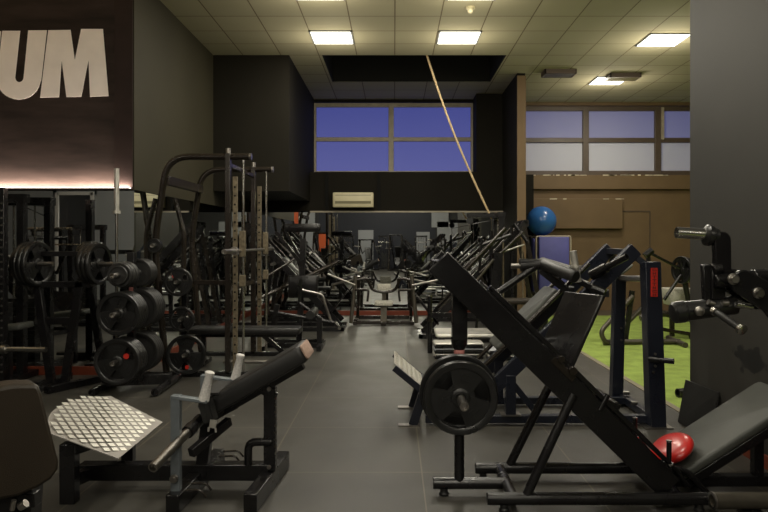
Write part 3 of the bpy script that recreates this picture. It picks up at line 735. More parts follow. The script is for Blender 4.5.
# ================================================ lever machine cut by the right edge
D = 2.8
t = T('lever_machine', 'black lever machine arm with bare steel horn and bolted plates at the right photo edge', 'machine', (1.98, 2.85, 0), world=True)
g = G().beam((1.98, 2.9, 0), (1.98, 2.9, 1.5), .09, .09).beam((1.70, 2.9, .04), (2.34, 2.9, .04), .08, .08).beam((2.30, 2.2, .04), (2.30, 3.3, .04), .08, .08).rod(at(752, 277, 2.85), (1.98, 2.88, at(752, 277, 2.85).z), .035)
g.rod(at(760, 300, 2.8), (1.98, 2.88, at(768, 300, 2.8).z), .04); t.part('upright_frame', g, 'black_metal', bevel=.005)
t.part('weight_horn', G().rod(at(676.5, 232.5, D), at(706, 234.5, D), .0245, n=22, hollow=True), 'chrome', label='bare polished steel horn')
a = at(705, 234.5, D); b2 = at(714, 236, D)
t.part('horn_flange', G().lathe(a-V(.006, 0, 0), b2-a, [(0, 0), (0, .030), (.012, .046), (.03, .046), (.036, .038), (.055, .036), (.055, 0)], 24), 'rubber')
def lozenge(p, q, r0, r1, y0, y1):
    d = (q-p); d.y = 0; L = d.length; d.normalize(); n_ = V(-d.z, 0, d.x); pts = []
    for c_, r_, a0 in ((q, r1, -90), (p, r0, 90)):
        for k in range(9):
            a = math.radians(a0+k*22.5); pts.append(c_+d*math.cos(a)*r_+n_*math.sin(a)*r_)
    return [V(p.x, y0, p.z) for p in pts], [V(p.x, y1, p.z) for p in pts]
g = G().prism(*lozenge(at(719, 240, D), at(720, 274, D), .036, .034, D-.035, D+.0)); t.part('lever_arm', g, 'black_metal', bevel=.006)
g = G().prism(*lozenge(at(732, 281, D), at(757, 296, D), .052, .058, D-.10, D-.07)).prism(*lozenge(at(732, 281, D), at(757, 296, D), .052, .058, D-.01, D+.02)).prism(*lozenge(at(757, 296, D), at(766, 312, D), .05, .042, D-.095, D-.075))
t.part('link_plate', g, 'black_metal', bevel=.006)
g = G().beam(at(708, 264, D), at(710, 305, D), .06, .03).beam(at(716, 268, D), at(716, 300, D), .06, .05).rod(at(714, 281, D-.03), at(733, 281, D-.03), .03).rod(at(712, 270, D-.02), at(722, 268, D-.02), .026)
t.part('pivot_block', g, 'black_metal', bevel=.006)
g = G()
for px, py in ((733, 279), (758, 293)):
    a = at(px, py, D-.10); g.lathe(a, (0, -1, 0), [(0, .024), (.008, .024), (.014, .018), (.022, .015), (.022, 0)], 20)
a = at(699, 311, D-.05); g.lathe(a, (0, -1, 0), [(0, .02), (.01, .02), (.016, .012), (.016, 0)], 16)
g.rod(at(708, 302, D-.05), at(714, 304, D-.05), .012).rod(at(722, 303, D-.04), at(728, 303, D-.04), .014)
t.part('bolt', g, 'steel')
t.part('foot_roller', G().lathe(at(672, 313, D), at(735, 305, D)-at(672, 313, D), [(-.004, 0), (0, .036), (.01, .046), (.05, .047), (.055, .042), (.27, .040), (.275, 0)], 24), 'rubber')
a, b2 = at(713, 310, D-.06), at(741, 329, D-.20)
t.part('hand_grip', G().rod(a, b2, .014, .016, n=16), 'rubber_grey')
t.part('grip_end', G().lathe(b2-(b2-a)*.06, b2-a, [(0, .017), (.004, .022), (.02, .022), (.024, .015), (.024, 0)], 16).lathe(a, b2-a, [(0, 0), (0, .018), (.02, .018), (.02, 0)], 16), 'chrome', label='chrome grip end')
t.part('chrome_link', G().rod(at(736, 304, D-.06), at(752, 307, D-.06), .014), 'chrome')

# small board leaning on the pillar
one('leaning_board', G().plate([V(2.385, 5.37, .335), V(2.385, 4.83, .355), V(2.315, 4.80, .005), V(2.300, 5.32, .005)], V(.014, 0, 0)), 'rubber_grey', 'dark board leaning against the foot of the grey pillar', 'board', V(2.35, 5.1, 0), smooth=False)
#FG_END

# ================================================ plate tree and the bar behind it
t = T('plate_tree', 'low black plate tree loaded on three levels, left of the half rack', 'plate tree', (-2.60, 6.5, 0), world=True)
X0 = -2.60
g = G().beam((X0, 6.5, .08), (X0, 6.5, 1.36), .07, .07).beam((-2.86, 6.45, .10), (-2.22, 6.55, .10), .09, .10).box((X0-.02, 6.42, .17), (.05, .05, .16)).box((X0+.12, 6.42, .17), (.05, .05, .16))
t.part('post', g, 'black_metal', bevel=.004)
for x in (-2.84, -2.25): t.part('foot_tube', G().rod((x, 6.17, .045), (x-.02, 6.92, .045), .036, n=18, hollow=True), 'black_metal')
for z in (.345, .79, 1.15):
    t.part('weight_horn', G().rod((X0+.02, 6.0, z), (X0+.02, 6.5, z), .025, n=16, hollow=True), 'steel', label='steel horn')
    t.part('weight_horn', G().rod((X0+.02, 6.5, z), (X0+.02, 6.98, z), .025, n=16), 'steel')
for z in (.60, .99): t.part('warning_label', G().box((X0+.01, 6.462, z), (.04, .004, .05)), 'pink_decal', label='small pink label')
for lv, (z, rr, n, tt, rb, nb) in enumerate(((.345, .215, 5, .045, .205, 4), (.79, .205, 5, .048, .20, 5), (1.15, .095, 6, .035, .14, 5))):
    nm = ('bottom', 'middle', 'top')[lv]
    radii = [rr]+[rr*.98]*(n-1) if lv < 2 else [.09, .115, .12, .12, .125, .125]
    y0 = (6.09, 6.12, 6.12)[lv]
    pstack((X0+.02, y0, z), n, rr, tt, 'black rubber plate packed behind the front one, %s level of the plate tree' % nm, 'plates packed on the front %s horn' % nm,
           ('large black plate with small red dot, front of the bottom level of the plate tree', 'large black grip plate, front of the middle level of the plate tree', 'smallest black plate, front of the top level of the plate tree')[lv], radii=radii, m='rubber' if lv < 2 else 'rubber_grey', grip=lv < 2)
    pstack((X0+.02, 6.60, z), nb, rb, tt, 'black plate on the rear %s horn of the plate tree' % nm, 'plates packed on the rear %s horn' % nm, m='rubber_grey', grip=False)
t2 = None
one('plate_badge', G().rod((X0+.115, 6.084, .40), (X0+.115, 6.092, .40), .026, n=20), 'red_decal', 'round red badge on the lowest front plate of the plate tree', 'badge', V(X0+.115, 6.088, .40))
def barbell_upright(x, y, lb):
    t = T('barbell', lb, 'barbell', (x, y, 0))
    t.part('shaft', G().rod((0, 0, .44), (0, 0, 1.76), .0145, n=14), 'chrome')
    for z0, z1 in ((1.76, 2.2), (.02, .44)): t.part('sleeve', G().rod((0, 0, z0), (0, 0, z1), .025, n=18), 'alu')
    for z in (1.745, .435): t.part('collar', G().rod((0, 0, z), (0, 0, z+.03), .038, n=18), 'alu')
barbell_upright(-2.79, 6.60, 'steel barbell standing upright behind the plate tree, its sleeve up against the sign wall')

# ================================================ half rack with guide rods
t = T('half_rack', 'tall bronze-black half rack with bent top tubes and perforated uprights left of centre', 'half rack', (-2.1, 7.7, 0), world=True)
YA, YBk = 7.12, 8.40
for y in (YA, YBk):
    t.part('bent_tube', G().tube([(-1.57, y, 2.385), (-2.46, y, 2.385), (-2.60, y, 1.45), (-2.47, y, .05)], .036, n=14, fil=.24, seg=7), 'bronze_metal')
    t.part('tube_cap', G().rod((-1.57, y, 2.385), (-1.545, y, 2.385), .038, n=14), 'steel')
    t.part('upright', G().beam((-1.80, y, .03), (-1.80, y, 2.42), .055, .07), 'bronze_metal', bevel=.004)
    t.part('upright_cap', G().rod((-1.80, y, 2.42), (-1.80, y, 2.475), .028, n=12), 'steel')
    g = G().beam((-1.725, y+.01, .05), (-1.725, y+.01, 2.17), .05, .03, up=(0, 1, 0)); pu = t.part('perforated_upright', g, 'worn_metal', bevel=.002, label='worn beige perforated strip')
    g = G()
    for k in range(20): g.rod((-1.725, y-.012, .25+k*.095), (-1.725, y-.008, .25+k*.095), .011, n=10)
    t.part('hole', g, 'black_void', pu)
    t.part('guide_rod', G().rod((-1.635, y, .03), (-1.635, y, 2.36), .014, n=12), 'chrome', label='chrome guide rod')
    g = G().beam((-1.645, y, 1.30), (-1.645, y, 1.58), .06, .06).beam((-1.645, y, .98), (-1.645, y, 1.10), .06, .06); t.part('slide_block', g, 'worn_metal', bevel=.004)
    t.part('base_beam', G().beam((-2.75, y, .03), (-1.45, y, .03), .07, .05), 'black_metal', bevel=.004)
t.part('cross_brace', G().beam((-2.47, YA, 2.13), (-2.47, YBk, 2.13), .06, .10), 'bronze_metal', bevel=.004)
t.part('cross_brace', G().beam((-1.80, YA, .95), (-1.80, YBk, .95), .05, .05).beam((-2.52, YA, 1.02), (-1.80, YA, 1.02), .05, .05), 'bronze_metal', bevel=.004)
t.part('cross_brace', G().beam((-1.80, YA, 2.30), (-1.80, YBk, 2.30), .04, .04), 'bronze_metal')
t.part('rear_tube', G().tube([(-2.74, 8.2, 2.0), (-2.62, 8.2, 1.55), (-2.66, 8.2, .04)], .03, fil=.1), 'bronze_metal')
t.part('storage_post', G().beam((-2.30, YA+.10, .05), (-2.30, YA+.10, 1.10), .06, .06), 'black_metal', bevel=.003)
t.part('smith_bar', G().rod((-1.66, 6.42, 1.365), (-1.66, 8.75, 1.365), .014, n=12), 'steel')
for y0, y1 in ((6.40, 6.80), (8.6, 8.95)): t.part('bar_sleeve', G().rod((-1.66, y0, 1.365), (-1.66, y1, 1.365), .025, n=16, hollow=True), 'steel')
t.part('bar_collar', G().rod((-1.66, 6.80, 1.365), (-1.66, 6.84, 1.365), .045, n=16), 'steel')
for (x, z) in ((-2.32, 1.03), (-2.28, .63), (-2.235, .25), (-2.57, 1.42)):
    t.part('plate_horn', G().rod((x, YA-.16, z), (x, YA+.1, z), .022, n=14, hollow=True), 'steel')
plate((-2.32, YA-.07, 1.03), .155, .05, 'medium black plate hanging highest of three on the half rack')
plate((-2.28, YA-.07, .63), .135, .05, 'smaller black plate hanging between two others on the half rack')
plate((-2.235, YA-.07, .25), .215, .05, 'largest black plate hanging lowest on the half rack')
plate((-2.57, YA-.07, 1.42), .078, .07, 'tiny thick black plate high on the bent tube of the half rack', grip=False)
one('plate_badge', G().rod((-2.215, YA-.105, .12), (-2.215, YA-.098, .12), .022, n=18), 'red_decal', 'round red badge low on the half rack plate', 'badge', V(-2.215, YA-.10, .12))
# flat bench in the half rack
t = T('flat_bench', 'long flat black bench standing through the half rack', 'bench', (-1.75, 7.75, 0), world=True)
t.part('bench_pad', G().pad((-2.40, 7.62, .38), (1.30, 0, 0), (0, .28, 0), (0, 0, .075), .03), 'leather')
g = G().beam((-2.35, 7.76, .36), (-1.15, 7.76, .36), .06, .05); t.part('bench_frame', g, 'black_metal', bevel=.003)
g = G().beam((-1.55, 7.76, .36), (-1.18, 7.76, .04), .05, .05).beam((-2.25, 7.76, .36), (-2.25, 7.76, .03), .05, .05); t.part('leg', g, 'black_metal', bevel=.003)
t.part('cross_foot', G().beam((-1.18, 7.5, .03), (-1.18, 8.02, .03), .05, .05), 'black_metal'); t.part('cross_foot', G().beam((-2.25, 7.5, .03), (-2.25, 8.02, .03), .05, .05), 'black_metal')
t.part('foot_rail', G().rod((-1.95, 7.5, .09), (-1.1, 7.5, .09), .022), 'steel')

# ================================================ generic plate-loaded machines
def lever_press(x, y, rz, label, group=None, horns='steel', h=1.55):
    t = T('chest_press', label, 'gym machine', (x, y, 0), group, rz)
    g = G()
    for s in (-1, 1): g.beam((-.62, s*.34, .035), (.70, s*.34, .035), .06, .06)
    g.beam((.66, -.38, .035), (.66, .38, .035), .06, .06).beam((-.58, -.38, .035), (-.58, .38, .035), .06, .06).beam((-.58, 0, .04), (.66, 0, .04), .06, .06)
    t.part('base_frame', g, 'black_metal')
    for s in (-1, 1):
        g = G().beam((.60, s*.33, .04), (.42, s*.33, h), .065, .08); t.part('upright', g, 'black_metal')
        g = G().rod((.44, s*.38, h-.04), (-.30, s*.42, .84), .028, n=10).rod((-.30, s*.42, .84), (-.52, s*.36, .98), .02, n=10); t.part('press_arm', g, 'bronze_metal')
        t.part('hand_grip', G().rod((-.52, s*.42, .98), (-.52, s*.20, .98), .016, n=10), 'rubber_grey')
        t.part('weight_horn', G().rod((.08, s*.40, 1.18), (.08, s*.72, 1.22), .022, n=12), horns)
    t.part('top_bar', G().rod((.42, -.40, h-.02), (.42, .40, h-.02), .035, n=12), 'black_metal')
    t.part('brace', G().beam((.62, 0, .05), (.10, 0, 1.05), .06, .06), 'bronze_metal')
    t.part('seat_post', G().beam((-.22, 0, .04), (-.22, 0, .46), .06, .06), 'black_metal')
    t.part('seat', G().pad((-.42, -.17, .46), (.38, 0, 0), (0, .34, 0), (0, 0, .06), .05), 'leather')
    d = V(.22, 0, .72).normalized()
    t.part('backrest', G().pad(V(-.06, -.15, .56), d*.62, V(0, .30, 0), V(d.z, 0, -d.x)*.06, .04), 'leather')
    return t.r
def sled(x, y, rz, label, group=None):
    t = T('incline_sled', label, 'gym machine', (x, y, 0), group, rz)
    g = G()
    for s in (-1, 1): g.beam((-1.0, s*.33, .035), (.95, s*.33, .035), .06, .06)
    g.beam((.93, -.36, .035), (.93, .36, .035), .06, .06).beam((-.98, -.36, .035), (-.98, .36, .035), .06, .06); t.part('base_frame', g, 'black_metal')
    for s in (-1, 1):
        t.part('rail', G().beam((-.92, s*.30, .10), (.62, s*.30, 1.75), .06, .11), 'black_metal')
        t.part('guide_rod', G().rod((-.70, s*.22, .42), (.52, s*.22, 1.73), .014, n=10), 'bronze_metal')
        t.part('upright', G().beam((.90, s*.33, .04), (.58, s*.31, 1.70), .06, .06), 'bronze_metal')
        t.part('weight_horn', G().rod((.12, s*.30, 1.10), (.12, s*.62, 1.10), .023, n=12), 'steel')
    t.part('top_bar', G().rod((.62, -.33, 1.76), (.62, .33, 1.76), .034, n=12), 'black_metal')
    d = V(.68, 0, .73)
    t.part('backrest', G().pad(V(-.45, -.17, .62), d*.75, V(0, .34, 0), V(-.73, 0, .68)*.06, .03), 'leather')
    t.part('foot_plate', G().plate([V(-1.05, -.33, .62), V(-1.05, .33, .62), V(-.72, .33, .20), V(-.72, -.33, .20)], V(.02, 0, .02)), 'black_metal')
    return t.r
def cable_tower(x, y, rz, label, group=None, h=2.2, m='black_metal'):
    t = T('cable_tower', label, 'cable machine', (x, y, 0), group, rz)
    g = G().beam((-.32, 0, .035), (.32, 0, .035), .5, .06); t.part('base_frame', g, 'black_metal')
    for s in (-1, 1): t.part('upright', G().beam((s*.28, 0, .05), (s*.28, 0, h), .07, .09), m)
    t.part('top_beam', G().beam((-.33, 0, h-.04), (.33, 0, h-.04), .12, .09).beam((0, 0, h-.04), (0, -.55, h-.04), .06, .07), m)
    for s in (-1, 1): t.part('guide_rod', G().rod((s*.12, 0, .06), (s*.12, 0, h-.08), .012, n=10), 'chrome')
    st = G()
    for k in range(14): st.box((0, 0, .12+k*.052), (.30, .12, .045))
    t.part('weight_stack', st, 'rubber_grey', smooth=False)
    t.part('cable', G().rod((0, -.5, h-.2), (0, 0, h-.1), .006, n=6).rod((0, 0, h-.1), (0, 0, .85), .006, n=6), 'black_metal')
    t.part('pulley', G().rod((-.015, -.5, h-.13), (.015, -.5, h-.13), .06, n=18), 'rubber')
    t.part('pull_bar', G().rod((-.30, -.5, h-.34), (.30, -.5, h-.34), .014, n=10).rod((0, -.5, h-.34), (0, -.5, h-.19), .006, n=6), 'chrome')
    return t.r

# left of the back: machines between half rack and centre
sled(-1.82, 11.0, math.radians(180), 'dark incline sled machine against the side mirror behind the half rack')
lever_press(-1.75, 12.32, math.radians(180), 'black lever machine in the back left corner close to the back mirror')
# right of the back, by the partition
sled(1.38, 10.2, math.radians(0), 'black incline machine with rails rising right, before the partition end')
cable_tower(1.80, 11.27, math.radians(-90), 'black cable tower where the pale rope is tied', h=1.95)
lever_press(1.40, 12.33, math.radians(0), 'black lever machine in the back right corner against the mirror')
# small lever machine arm reaching into the aisle, left
t = T('leg_curl', 'low black leg curl machine with bright handles jutting into the aisle behind the bench', 'gym machine', (-1.2, 9.0, 0), world=True)
g = G().beam((-1.75, 9.0, .04), (-1.0, 9.0, .04), .06, .06).beam((-1.0, 8.7, .04), (-1.0, 9.3, .04), .06, .06).beam((-1.75, 8.7, .04), (-1.75, 9.3, .04), .06, .06); t.part('base_frame', g, 'black_metal')
g = G().beam((-1.02, 9.0, .04), (-1.02, 9.0, .42), .07, .07).beam((-1.7, 9.0, .04), (-1.6, 9.0, .6), .07, .07).rod((-1.70, 9.0, .50), (-.78, 9.0, .34), .028, n=10).rod((-1.0, 9.0, .40), (-1.30, 9.0, .62), .024, n=10).rod((-1.3, 9.0, .62), (-1.28, 9.0, .95), .024, n=10); t.part('frame', g, 'black_metal')
t.part('weight_horn', G().rod((-.80, 8.96, .36), (-.73, 8.8, .30), .025, n=12), 'chrome', label='chrome horn'); t.part('handle', G().tube([(-1.25, 8.95, .80), (-.98, 8.95, .74), (-.92, 8.95, .55), (-.86, 8.95, .38)], .018, fil=.04), 'steel', label='bright bent handle')
t.part('roller_pad', G().rod((-1.12, 8.75, .48), (-1.12, 9.25, .48), .06, n=16), 'leather')

# ================================================ centre row machine facing the back mirror
t = T('double_lever_machine', 'symmetric grey lever machine with pale seat, centred before the back mirror', 'gym machine', (-.18, 11.7, 0), world=True)
cx = -.18
g = G().beam((cx-.52, 11.5, .04), (cx+.52, 11.5, .04), .07, .06).beam((cx-.50, 12.3, .04), (cx+.50, 12.3, .04), .07, .06).beam((cx, 11.3, .04), (cx, 12.3, .04), .09, .06)
for s in (-1, 1): g.beam((cx+s*.50, 11.4, .04), (cx+s*.50, 12.35, .04), .07, .06)
t.part('base_frame', g, 'bronze_metal', bevel=.003)
for s in (-1, 1):
    g = G().rod((cx+s*.57, 11.42, .04), (cx+s*.49, 11.5, .86), .034, n=12); t.part('upright', g, 'beige_tube')
    g = G().rod((cx+s*.50, 12.3, .04), (cx+s*.47, 12.1, .82), .03, n=12).rod((cx+s*.50, 12.3, .20), (cx+s*.54, 11.45, .45), .022, n=10); t.part('brace', g, 'bronze_metal')
    t.part('lever_arm', G().tube([(cx+s*.50, 11.5, .78), (cx+s*.30, 11.5, .82), (cx+s*.20, 11.6, .60), (cx, 11.6, .56)], .026, fil=.06), 'bronze_metal')
    t.part('weight_horn', G().rod((cx+s*.50, 11.42, .70), (cx+s*.97, 11.36, .90 if s < 0 else .80), .020, n=12), 'steel')
    t.part('weight_horn', G().rod((cx+s*.50, 11.52, .80), (cx+s*.92, 11.6, .70), .020, n=12), 'steel')
    t.part('handle', G().tube([(cx+s*.50, 11.42, .62), (cx+s*.26, 11.38, .62), (cx+s*.28, 11.36, .42)], .02, fil=.03), 'bronze_metal')
t.part('seat', G().pad((cx-.16, 11.35, .34), (.32, 0, 0), (0, .36, 0), (0, 0, .075), .06), 'speckled', label='pale seat pad')
t.part('chest_pad', G().pad((cx-.12, 11.78, .54), (.24, 0, 0), (0, .05, .02), (0, 0, .15), .02), 'speckled', label='pale chest pad')
t.part('seat_post', G().beam((cx, 11.45, .04), (cx, 11.5, .36), .11, .08).beam((cx, 11.8, .04), (cx, 11.8, .55), .07, .07), 'beige_tube', bevel=.004)

# ================================================ step platforms and rail in the aisle
def step(x, y, z, k, lb, gr):
    t = T('step_platform', lb, 'step', (x, y, z), gr)
    t.part('deck', G().pad((0, 0, .03), (.62, 0, 0), (0, .32, 0), (0, 0, .035), .04), 'alu' if k % 2 == 0 else 'white_paint')
    for a in (.06, .56):
        t.part('foot_block', G().box((a, .16, .015), (.10, .30, .03)), 'black_metal')
    t.part('side_strip', G().box((.31, -.003, .045), (.58, .008, .02)), 'rubber')
for k in range(3): step(.50, 8.15, k*.066, k, 'silver and black step platform in the left stack behind the leg press, %s' % ('lowest', 'middle one', 'top one')[k], None)
for k in range(2): step(1.16, 8.05, k*.066, k, 'silver and black step platform in the right low stack behind the leg press, %s' % ('lower one', 'upper one')[k], None)
t = T('step_rack', 'pale sloping platform on low black frame behind the leg press', 'rack', (.9, 8.75, 0), world=True)
for x in (.47, 1.9): 
    t.part('leg', G().rod((x, 8.6, 0), (x, 8.6, .74), .032, n=12), 'black_metal')
t.part('rail', G().beam((.47, 8.6, .50), (1.9, 8.6, .50), .05, .06), 'black_metal'); t.part('leg_cap', G().rod((.47, 8.6, .74), (.47, 8.6, .76), .036, n=12), 'chrome')
t.part('leg_band', G().rod((.47, 8.6, .42), (.47, 8.6, .45), .045, n=12), 'bronze_metal')
t.part('deck', G().pad((.54, 8.5, .215), (1.0, 0, 0), (0, .42, .03), (0, 0, .045), .04), 'alu', label='silver deck')
t.part('leg', G().box((.62, 8.7, .107), (.08, .3, .21)), 'black_metal'); t.part('leg', G().box((1.46, 8.7, .107), (.08, .3, .21)), 'black_metal')
t = T('flat_bench', 'long dark low bench before the partition end', 'bench', (1.75, 9.1, 0), world=True)
t.part('bench_pad', G().pad((1.27, 8.95, .60), (.95, 0, 0), (0, .3, 0), (0, 0, .07), .03), 'leather_brown')
g = G().beam((1.42, 9.1, .60), (1.42, 9.1, 0), .06, .06).beam((2.1, 9.1, .60), (2.1, 9.1, 0), .06, .06); t.part('leg', g, 'black_metal')

# ================================================ blue mat cart, ball, green poles
t = T('mat_rack', 'white-framed stand holding purple-blue folded mats below the exercise ball', 'mat rack', (3.1, 13.2, 0), world=True)
t.part('mat', G().pad((2.86, 12.93, .45), (.60, 0, 0), (0, .24, 0), (0, 0, 1.10), .03), 'blue_mat', label='thick purple-blue mat')
t.part('mat', G().pad((2.79, 13.19, .45), (.66, 0, 0), (0, .22, 0), (0, 0, 1.08), .03), 'blue_mat', label='thick purple-blue mat')
g = G().tube([(2.82, 13.0, 0), (2.82, 13.0, 1.56), (3.50, 13.0, 1.56), (3.50, 13.0, 0)], .018, fil=.03)
t.part('stand_frame', g, 'beige_frame'); g = G().tube([(2.82, 13.45, 0), (2.82, 13.45, 1.56), (3.50, 13.45, 1.56), (3.50, 13.45, 0)], .018, fil=.03); t.part('stand_frame', g, 'beige_frame')
t.part('shelf', G().box((3.16, 13.22, .42), (.70, .46, .03)), 'beige_frame')
t.part('ball_ring', G().tube([(2.62, 13.45, 1.58), (2.82, 13.45, 1.57)], .014), 'beige_frame')
ball = one('exercise_ball', G().lathe((0, 0, -.30), (0, 0, 1), [(.30-.30*math.cos(math.pi*k/20), .30*math.sin(math.pi*k/20)) for k in range(21)], 40), 'blue_ball', 'large glossy blue exercise ball on top of the mat rack', 'exercise ball', (0, 0, 0))
ball.location = (2.97, 13.22, 1.872)
one('kettlebell_bag', G().lathe((2.62, 12.6, .0), (0, 0, 1), [(0, 0), (0, .17), (.1, .2), (.28, .16), (.38, .08), (.40, 0)], 20), 'speckled', 'pale round bag on the floor below the purple-blue mats', 'bag', V(2.62, 12.6, 0))
one('pole', G().rod((2.42, 13.4, 0), (2.36, 13.6, 2.2), .014, n=10), 'green_band', 'thin green pole leaning in the corner beside the blue ball', 'pole', V(2.42, 13.4, 0))
one('pole', G().rod((2.55, 13.4, 0), (2.50, 13.6, 1.9), .014, n=10), 'black_metal', 'thin black pole leaning in the corner left of the blue ball', 'pole', V(2.55, 13.4, 0))

# ================================================ turf zone
t = T('incline_bench', 'chrome-tubed bench with dark pad on the green turf behind the hack squat', 'bench', (3.2, 9.4, 0), world=True)
t.part('frame', G().tube([at(633, 296, 9.3), at(600, 332, 9.2), at(606, 344, 9.2), at(614, 340, 9.3)], .033, fil=.12).tube([at(650, 300, 9.6), at(620, 330, 9.5), at(616, 341, 9.4), at(636, 344, 9.3)], .033, fil=.12), 'beige_tube')
t.part('frame', G().rod((2.95, 9.25, .045), (4.05, 9.3, .045), .038, n=14).rod((4.0, 9.0, .04), (4.05, 9.7, .04), .038), 'beige_tube')
t.part('bench_pad', G().pad(at(604, 289, 9.5), at(632, 268, 9.5)-at(604, 289, 9.5), V(0, .3, .0), V(.03, 0, .06), .03), 'leather_grey', label='dark grey pad')
t.part('upright', G().beam((3.35, 9.5, .04), (3.45, 9.5, .75), .06, .06), 'black_metal')
t = T('plate_loaded_bench', 'bronze tube machine with pale speckled seat on the turf beside the grey pillar', 'gym machine', (4.0, 9.9, 0), world=True)
t.part('seat', G().pad(at(672, 306, 10), V(.42, 0, 0), V(0, .35, 0), V(-.03, .02, .26), .04), 'speckled', label='pale speckled seat')
t.part('frame', G().tube([at(640, 318, 9.8), at(665, 313, 9.8), at(684, 320, 9.8), at(700, 316, 9.8)], .045, fil=.1).rod(at(655, 328, 9.8), at(690, 334, 9.8), .028).rod(at(690, 334, 9.8), (4.45, 9.8, 0), .03).rod(at(645, 318, 9.8), (3.78, 9.8, 0), .04).rod((4.28, 10.1, 0), (4.28, 10.1, .5), .04), 'bronze_metal')
t.part('lever_arm', G().rod(at(650, 253, 9.9), at(681, 269, 9.9), .022).rod(at(664, 300, 9.9), at(681, 275, 9.9), .025).rod(at(681, 262, 9.9), (4.55, 9.9, 0), .04).rod(at(645, 256, 9.9), at(652, 250, 9.9), .05).beam(at(648, 253, 9.9), V(at(648, 253, 9.9).x+.05, 9.9, .0), .05, .05), 'black_metal')
for k, (px, r_) in enumerate(((682, .21), (686.5, .19), (690, .17))):
    plate(at(px, 270, 9.9), r_, .045, ('largest', 'middle', 'smallest')[k]+' of the three plates at the edge of the grey pillar, over the turf', axis=(1, .35, 0), m='rubber')
t = T('floor_tube', 'short black tube end on the turf beside the grey pillar', 'tube', (2.85, 6.3, 0), world=True)
t.part('tube', G().rod((2.66, 6.15, .045), (3.2, 6.3, .045), .042, n=16, hollow=True).rod((2.98, 6.2, .06), (2.98, 6.2, .22), .03), 'black_metal')

# ================================================ left bay before the sign mirror
t = T('power_rack', 'black perforated rack upright cut by the left photo edge', 'rack', (-3.9, 6.3, 0), world=True)
g = G().beam((-3.77, 6.3, 0), (-3.77, 6.3, 1.97), .085, .075); u = t.part('upright', g, 'black_metal', bevel=.004)
g = G()
for k in range(24): g.rod((-3.745, 6.258, .22+k*.07), (-3.745, 6.262, .22+k*.07), .010, n=10)
t.part('hole', g, 'steel', u)
t.part('top_cap', G().box((-3.77, 6.3, 1.975), (.09, .08, .012)), 'bronze_metal')
t.part('base_frame', G().beam((-3.95, 6.3, .03), (-3.62, 6.3, .03), .08, .06).beam((-3.77, 6.2, .03), (-3.77, 6.36, .03), .08, .06), 'black_metal')
t.part('bar_sleeve', G().rod((-3.70, 6.25, .44), (-3.30, 6.22, .44), .026, n=16), 'chrome', label='bright bare bar sleeve'); t.part('bar_collar', G().rod((-3.74, 6.25, .44), (-3.69, 6.25, .44), .045, n=14), 'steel')
t.part('deck', G().pad((-4.2, 6.0, .05), (.60, 0, 0), (0, .30, 0), (0, 0, .04), .02), 'rubber_grey')
t = T('plate_loaded_rack', 'dark A-legged machine with two side horns of plates at left, before the mirror', 'gym machine', (-3.4, 6.7, 0), world=True)
for (xt, xb) in ((-3.62, -3.47), (-3.18, -3.34)):
    t.part('leg', G().beam((xt, 6.65, 1.06), (xb, 6.65, .02), .075, .06), 'black_metal', bevel=.003)
t.part('cross_bar', G().beam((-3.72, 6.65, 1.34), (-3.05, 6.65, 1.34), .05, .05).beam((-3.55, 6.65, .66), (-3.22, 6.65, .66), .05, .07).beam((-3.65, 6.65, 1.0), (-3.65, 6.65, 1.36), .07, .07).beam((-3.1, 6.65, 1.0), (-3.1, 6.65, 1.36), .07, .07).beam((-3.65, 6.65, 1.03), (-3.1, 6.65, 1.03), .06, .06), 'black_metal', bevel=.003)
t.part('base_frame', G().beam((-3.47, 6.2, .035), (-3.47, 7.0, .035), .08, .07).beam((-3.34, 6.3, .035), (-3.0, 6.95, .035), .07, .06).beam((-3.66, 6.45, .035), (-3.4, 6.75, .035), .09, .06), 'black_metal')
for x in (-3.66, -3.06): t.part('weight_horn', G().rod((x-.02, 6.60, 1.24), (x+.26, 6.55, 1.24), .024, n=14), 'steel')
ax = V(.985, -.17, 0).normalized()
for i, (x, r_) in enumerate(((-3.64, .225), (-3.69, .225), (-3.74, .225), (-3.79, .19))):
    plate((x+.06, 6.60-(x+3.66)*.17, 1.24), r_, .042, 'front large plate on the left horn of the A-legged machine' if i == 0 else 'plate packed behind the front one on the left horn of the A-legged machine', None if i == 0 else 'plates on the left horn of the A-legged machine', axis=-ax)
for i, (x, r_) in enumerate(((-3.03, .21), (-3.075, .21), (-3.12, .21))):
    plate((x+.06, 6.60-(x+3.06)*.17, 1.24), r_, .042, 'front large plate on the right horn of the A-legged machine' if i == 0 else 'plate packed behind the front one on the right horn of the A-legged machine', None if i == 0 else 'plates on the right horn of the A-legged machine', axis=-ax)
t = T('flat_bench', 'low grey-padded bench at the left edge before the mirror', 'bench', (-4.0, 6.75, 0), world=True)
t.part('bench_pad', G().pad((-4.50, 6.40, .50), (.85, 0, .10), (0, .28, 0), (-.01, 0, .06), .03), 'leather_grey'); g = G().beam((-4.3, 6.55, .5), (-4.3, 6.55, 0), .06, .06).beam((-3.85, 6.55, .56), (-3.85, 6.55, 0), .06, .06); t.part('leg', g, 'black_metal')

